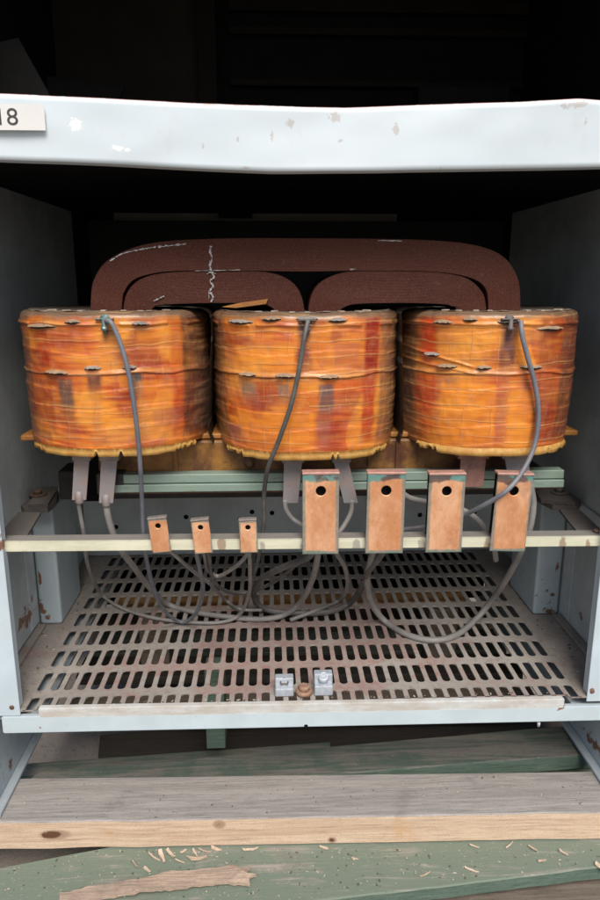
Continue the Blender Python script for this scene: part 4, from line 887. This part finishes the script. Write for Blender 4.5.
# ------------------------------------------------------------------ loose hardware on the sill
def lugblock(px, py, w, h, bolt, label):
    a = at(px, py, Y=1.545); base = Vector((a.x, 1.555, .4985))
    root = empty('lug_block', base, label, 'cable lug', 'grey lug blocks on the sill')
    bm = bmesh.new(); box(bm, base.x-w/2, base.x+w/2, 1.538, 1.575, .4985, .4985+h*.55, .003, seg=2); box(bm, base.x-w/2, base.x+w/2, 1.555, 1.578, .4985+h*.5, .4985+h, .003, seg=2)
    bl = bm_obj('block', bm, M_zinc, root)
    bm = bmesh.new()
    if bolt:
        lathe(bm, (base.x, 1.5555, .4985+h*.86), (0, -.6, 1), [(.014, -.012), (.0145, 0), (.012, .004), (.006, .005), (.006, .0035)], 20)
        bm_obj('set_screw', bm, M_zinc, root)
    else:
        lathe(bm, (base.x, 1.5555, .4985+h*.74), (0, -1, .2), [(.011, -.004), (.011, .001), (.008, .0012), (.007, -.0)], 20); bm_obj('clamp_hole', bm, M_dustysteel, root)
    return root
lugblock(284.5, 703, .046, .041, False, 'lower left grey metal lug block with a shallow round dimple')
lugblock(323.5, 703, .046, .050, True, 'taller grey metal lug block with a round screw head')
nb = empty('rusty_bolt', (at(304, 700, Y=1.55).x, 1.552, .4985), 'small rusty bolt head sitting between the two grey lug blocks', 'bolt')
bm = bmesh.new(); lathe(bm, (nb.location.x, 1.552, .499), (0, 0, 1), [(.021, 0), (.021, .008), (.018, .011)], 20); bm_obj('washer', bm, M_tanrust, nb)
bm = bmesh.new(); lathe(bm, (nb.location.x, 1.552, .5095), (0, 0, 1), [(.015, 0), (.015, .009), (.012, .012)], 6); bm_obj('bolt_head', bm, M_tanrust, nb)

# ------------------------------------------------------------------ planks
def plank(poly, z, th, mats, name, label, group='timber boards under the cabinet', sub=24, cat='board', rough=.002):
    """poly: four px corners on the plane z: back-left, back-right, front-right, front-left"""
    a, b, c, d = [at(*p, Z=z) for p in poly]
    return plank3(a, b, c, d, th, mats, name, label, group, sub, cat, rough)
def plank3(a, b, c, d, th, mats, name, label, group='timber boards under the cabinet', sub=24, cat='board', rough=.002, seed=0):
    bm = bmesh.new(); rings = []
    for i in range(sub+1):
        t = i/sub; bk = a.lerp(b, t); fr = d.lerp(c, t); L = (b-a).length*t
        jf = rough*noise.noise(Vector((L*9, a.x, 1+seed)))*2; jz = rough*.8*noise.noise(Vector((L*5, a.y, 3+seed)))
        n_ = (fr-bk).normalized(); up = Vector((0, 0, 1)); e = .003
        rings.append([bm.verts.new(p) for p in (bk+up*jz, fr+n_*(jf-e)+up*jz, fr+n_*jf+up*(jz-e), fr+n_*jf-up*th, bk-up*th)])
    for i in range(sub):
        for k in range(5):
            f = bm.faces.new((rings[i][k], rings[i+1][k], rings[i+1][(k+1) % 5], rings[i][(k+1) % 5])); f.material_index = 1 if k == 2 else 0
    bm.faces.new(rings[0]); bm.faces.new(rings[-1])
    o = bm_obj(name, bm, mats); tag(o, label, cat, group); return o
V3 = Vector
plank3(V3((-1.15, 1.656, .2)), V3((1.15, 1.600, .2)), V3((1.15, 1.455, .2)), V3((-1.15, 1.498, .2)), .078, [M_beamtop, M_beamfront], 'timber_beam', 'wide grey weathered beam with a raw knotty pine front edge', cat='timber', sub=60, rough=.0015)
# rear supporting beam so that the cabinet stands
plank3(V3((-1.15, 2.66, .2)), V3((1.15, 2.62, .2)), V3((1.15, 2.48, .2)), V3((-1.15, 2.52, .2)), .078, [M_oldwood, M_oldwood], 'timber_beam', 'shaded old beam at the back beneath the cabinet', cat='timber')
a = at(0, 868, Z=.118); b = at(110, 847, Z=.118); dirb = (b-a).normalized()
f1 = at(600, 867, Z=.118); f0 = at(330, 899, Z=.118); dirf = (f1-f0).normalized()
plank3(a-dirb*.35, a+dirb*1.9, f1+dirf*.45, f0-dirf*1.0, .035, [M_gboard, M_gside], 'deck_board', 'broad green washed board in front, scattered with splinters', sub=50, rough=.003)
plank([(-60, 915), (620, 870), (640, 960), (-60, 990)], .06, .03, [M_oldwood, M_oldwood], 'deck_board', 'old brown board showing at the bottom right corner')
# tilted boards under the cabinet
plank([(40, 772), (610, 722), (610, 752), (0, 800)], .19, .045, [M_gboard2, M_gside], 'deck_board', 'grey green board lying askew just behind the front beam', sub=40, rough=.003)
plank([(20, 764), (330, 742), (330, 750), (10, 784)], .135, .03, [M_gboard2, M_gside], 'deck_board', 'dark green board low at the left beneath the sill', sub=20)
plank([(100, 735), (640, 700), (640, 745), (98, 758)], .10, .03, [mk_wood('gap_shade_wood', (.03, .027, .024), (.055, .048, .04), flecks=.1, stain=(.02, .018, .016))]*2, 'deck_board', 'near black board filling the shaded gap behind the askew board')  # black board colour stands in for a shaded gap
c = at(216, 745, Y=1.76); bx('stringer_block', (c.x-.027, c.x+.027, 1.76, 1.84, .192, .44), M_gside, None, .003)
tag(bpy.data.objects['stringer_block'], 'short green upright block standing under the sill, left of centre', 'wood block')
for i, (x, lab) in enumerate(((-1.0, 'dark skid timber lying on the ground beyond the left skirt'), (.05, 'dark skid timber lying under the middle of the boards'), (1.0, 'dark skid timber lying on the ground beyond the right skirt'))):
    bx('skid_timber', (x-.05, x+.05, 1.47, 2.7, 0, .058), M_oldwood, None, .004); o = [o for o in bpy.data.objects if o.name.startswith('skid_timber')][-1]; tag(o, lab, 'timber', 'timber skids on the ground')
M_undershade = mk_wood('underfloor_shade_wood', (.045, .04, .035), (.07, .06, .05), flecks=.1, stain=(.03, .028, .025))
for k_, (ya_, yb_, dz, mt, lb) in enumerate(((1.93, 2.07, 0, M_oldwood, 'old grey board added as a dark cover under the front half of the slotted floor'), (2.13, 2.26, .01, M_undershade, 'dark board under the middle of the slotted floor'), (2.30, 2.46, 0, M_gboard2, 'grey green board under the rear half of the slotted floor'))):  # boards added beneath the slots to keep the view down dark
    plank3(V3((-.76, yb_+.02, .185+dz)), V3((.76, yb_-.02, .185+dz)), V3((.76, ya_-.02, .185+dz)), V3((-.76, ya_+.02, .185+dz)), .03, [mt, mt], 'deck_board', lb)  # added boards, a dark cover below the slots
plank3(V3((-.64, 2.335, .405)), V3((.60, 2.335, .405)), V3((.60, 2.238, .405)), V3((-.64, 2.238, .405)), .012, [M_tanboard, M_tanboard], 'deck_board', 'tan board seen through the slots of the floor')
for x in (-.5, .5):
    bx('packing_block', (x-.05, x+.05, 2.2, 2.32, .0, .392), M_oldwood, None, .004)
pk = [o for o in bpy.data.objects if o.name.startswith('packing_block')]
for o, l in zip(pk, ('left shaded packing block under the tan board', 'right shaded packing block under the tan board')): tag(o, l, 'wood block', 'packing blocks under the tan board')

# broken strip and splinters on the green board
def ragged(pts, z, th, mat, name, label, cat, group=None, amp=2.0, seed=0):
    random.seed(seed); poly = []
    n = len(pts)
    for i in range(n):
        a_, b_ = pts[i], pts[(i+1) % n]; L = math.hypot(b_[0]-a_[0], b_[1]-a_[1]); m = max(1, int(L/5))
        for k in range(m):
            t = k/m; poly.append((a_[0]+(b_[0]-a_[0])*t+random.uniform(-amp, amp)*.6*(k > 0), a_[1]+(b_[1]-a_[1])*t+random.uniform(-amp, amp)*.35*(k > 0)))
    bm = bmesh.new(); prism(bm, [at(p[0], p[1], Z=z) for p in poly], (0, 0, th)); 
    bmesh.ops.triangulate(bm, faces=[f for f in bm.faces if len(f.verts) > 4])
    for v in bm.verts: v.co.z += .002*noise.noise(v.co*35)
    o = bm_obj(name, bm, mat); tag(o, label, cat, group); return o
ragged([(60, 897), (130, 885), (168, 876), (205, 874), (236, 870), (240, 874), (251, 873), (243, 878), (256, 880), (240, 883), (250, 889), (228, 886), (196, 889), (150, 896), (60, 906)], .1195, .008, M_splintgrey, 'broken_strip', 'long ragged broken strip of wood at the bottom left', 'broken wood', amp=2.6, seed=5)
bs = bpy.data.objects['broken_strip']
for v in bs.data.vertices: v.co.z += .012*max(0, noise.noise(Vector((v.co.x*9, v.co.y*25, 2))))+.006
CH = [((160, 851), (164, 862), 3.0, 'upright pale splinter just right of the flat grey one'), ((168, 850), (174, 858), 2.6, 'pale curled splinter beside the beam edge cluster'), ((190, 860), (206, 857), 3.2, 'chunky pale splinter left of the beam centre'),
      ((212, 847), (221, 851), 2.6, 'small tan splinter against the beam below its small knot'), ((243, 851), (256, 849), 1.4, 'thin tan splinter left of centre near the beam'), ((145, 868), (150, 872), 2.6, 'lone pale chip on the green board above the broken strip'),
      ((193, 850), (197, 856), 1.8, 'tiny pale chip above the chunky splinter'), ((133, 861), (137, 870), .9, 'needle thin splinter on the left of the green board'), ((320, 847), (328, 849), 1.8, 'tan sliver under the beam right of centre'),
      ((465, 868), (477, 872), 1.2, 'thin pinkish splinter on the right half of the green board'), ((529, 846), (536, 852), 1.1, 'small white sliver near the beam at the right'), ((470, 846), (478, 847.5), 1.0, 'tiny white sliver against the beam on the right'),
      ((538, 861), (545, 862), 1.9, 'round tan chip at the far right of the green board'), ((596, 864), (604, 870), 3.2, 'yellow chip cut by the right picture edge'), ((506, 848), (512, 844.5), .9, 'faint thin sliver between the two white ones on the right'), ((181, 853), (186, 850), 1.3, 'short pale chip between the curled and chunky splinters'),
      ((150, 856), (160, 861), 1.2, 'thin curl just left of the upright pale splinter'), ((176, 861), (184, 863), 1.0, 'thin low sliver right of the curled splinter'), ((200, 851), (209, 852), 1.0, 'thin sliver against the beam above the chunky splinter'),
      ((352, 858), (358, 860), 1.0, 'small lone sliver near the middle of the green board'), ((420, 876), (430, 873), 1.0, 'thin sliver low on the green board right of centre'), ((560, 852), (567, 855), 1.2, 'small chip between the white sliver and the round tan chip')]
for k, (p0, p1, w, lab) in enumerate(CH):
    dx, dy = p1[0]-p0[0], p1[1]-p0[1]; L = math.hypot(dx, dy); w *= .72; nx, ny = -dy/L*w, dx/L*w*.7
    random.seed(50+k); J = lambda q: random.uniform(-q, q)
    side1 = [(p0[0]+dx*t+nx*(1+J(.45))*(1-.5*t*t), p0[1]+dy*t+ny*(1+J(.45))*(1-.5*t*t)) for t in (J(.06), .3, .62, .85+J(.1), 1.02+J(.1))]
    side2 = [(p0[0]+dx*t-nx*(.7+J(.35)), p0[1]+dy*t-ny*(.7+J(.35))) for t in (1.1+J(.1), .82+J(.05), .5, .2, -.1+J(.1))]
    o = ragged(side1+side2, .1205, .003, M_splint, 'wood_splinter', lab, 'splinter', 'wood splinters on the green board', .1, 20+k)
    # each splinter is tilted and slightly cupped
    ax_ = J(.28); ay_ = J(.25); me_ = o.data; zmin = 1
    for v in me_.vertices:
        x_, y_ = v.co.x, v.co.y
        v.co.z += x_*ax_+y_*ay_+8*(x_*x_+y_*y_); zmin = min(zmin, v.co.z)
    for v in me_.vertices: v.co.z -= zmin

# grit: dust crumbs and tiny wood flecks lying on the floor plate, the beam and the green board
random.seed(77); bm = bmesh.new()
def crumb(x, y, z, r):
    vs = bmesh.ops.create_icosphere(bm, subdivisions=1, radius=r)['verts']; sx, sy, a_ = random.uniform(.6, 2.4), random.uniform(.5, 1.2), random.uniform(0, pi)
    mi = 0 if random.random() < .62 else 1
    for f in set(f for v in vs for f in v.link_faces): f.material_index = mi
    for v in vs:
        q_ = v.co*random.uniform(.75, 1.2); X_, Y_ = q_.x*sx, q_.y*sy
        v.co = Vector((x+X_*cos(a_)-Y_*sin(a_), y+X_*sin(a_)+Y_*cos(a_), z+q_.z*.5+r*.3))
for _ in range(170):
    s_ = random.choice((-1, 1)); crumb(s_*random.uniform(.69, .765), random.uniform(1.53, 2.4), .4985, random.uniform(.0012, .0034))
for _ in range(60): crumb(random.uniform(-.62, .6), 1.526+random.random()**2*.006, .499, random.uniform(.001, .0028))
for _ in range(120): crumb(random.uniform(-.75, .75), random.uniform(1.49, 1.62), .2005, random.uniform(.0008, .0022))
for _ in range(330):
    px_, py_ = random.uniform(0, 600), 850+random.random()**1.4*48; p_ = at(px_, py_, Z=.119)
    if py_ > 868-.19*px_ and py_ < 925-.1*px_: crumb(p_.x, p_.y, .119, random.uniform(.0009, .0026))
tag(bm_obj('grit', bm, [simple('pale_grit', (.55, .50, .43), (.38, .32, .26), 200, .9), simple('dark_grit', (.14, .115, .09), (.08, .065, .05), 200, .9)], fix=False), 'fine grit and dust crumbs lying on floor plate, beam and green board', 'grit', None, 'stuff')

# ------------------------------------------------------------------ light
w = bpy.data.worlds.new('World'); scene.world = w; w.use_nodes = True
nt = w.node_tree; bg = nt.nodes['Background']; sky = nt.nodes.new('ShaderNodeTexSky'); sky.sky_type = 'NISHITA'; sky.sun_disc = False
EL, AZ = radians(50), radians(8)          # sun in front of the cabinet (behind the camera)
sky.sun_elevation = EL; sky.sun_rotation = radians(180)-AZ; sky.air_density = 1.0; sky.dust_density = 3.0; sky.ozone_density = 1
nt.links.new(sky.outputs[0], bg.inputs[0]); bg.inputs[1].default_value = .07
sd = bpy.data.lights.new('sun', 'SUN'); sd.energy = 2.05; sd.angle = radians(32); sd.color = (1, .95, .88)
so_ = bpy.data.objects.new('sun', sd); COL.objects.link(so_)
dirv = Vector((sin(AZ)*cos(EL), -cos(AZ)*cos(EL), sin(EL)))
so_.rotation_euler = dirv.to_track_quat('Z', 'Y').to_euler(); so_.location = (1, -3, 5)
vs_ = scene.view_settings; vs_.view_transform = 'Standard'; vs_.look = 'None'; vs_.exposure = .62; vs_.gamma = 1
scene.cycles.max_bounces = 8; scene.cycles.diffuse_bounces = 4
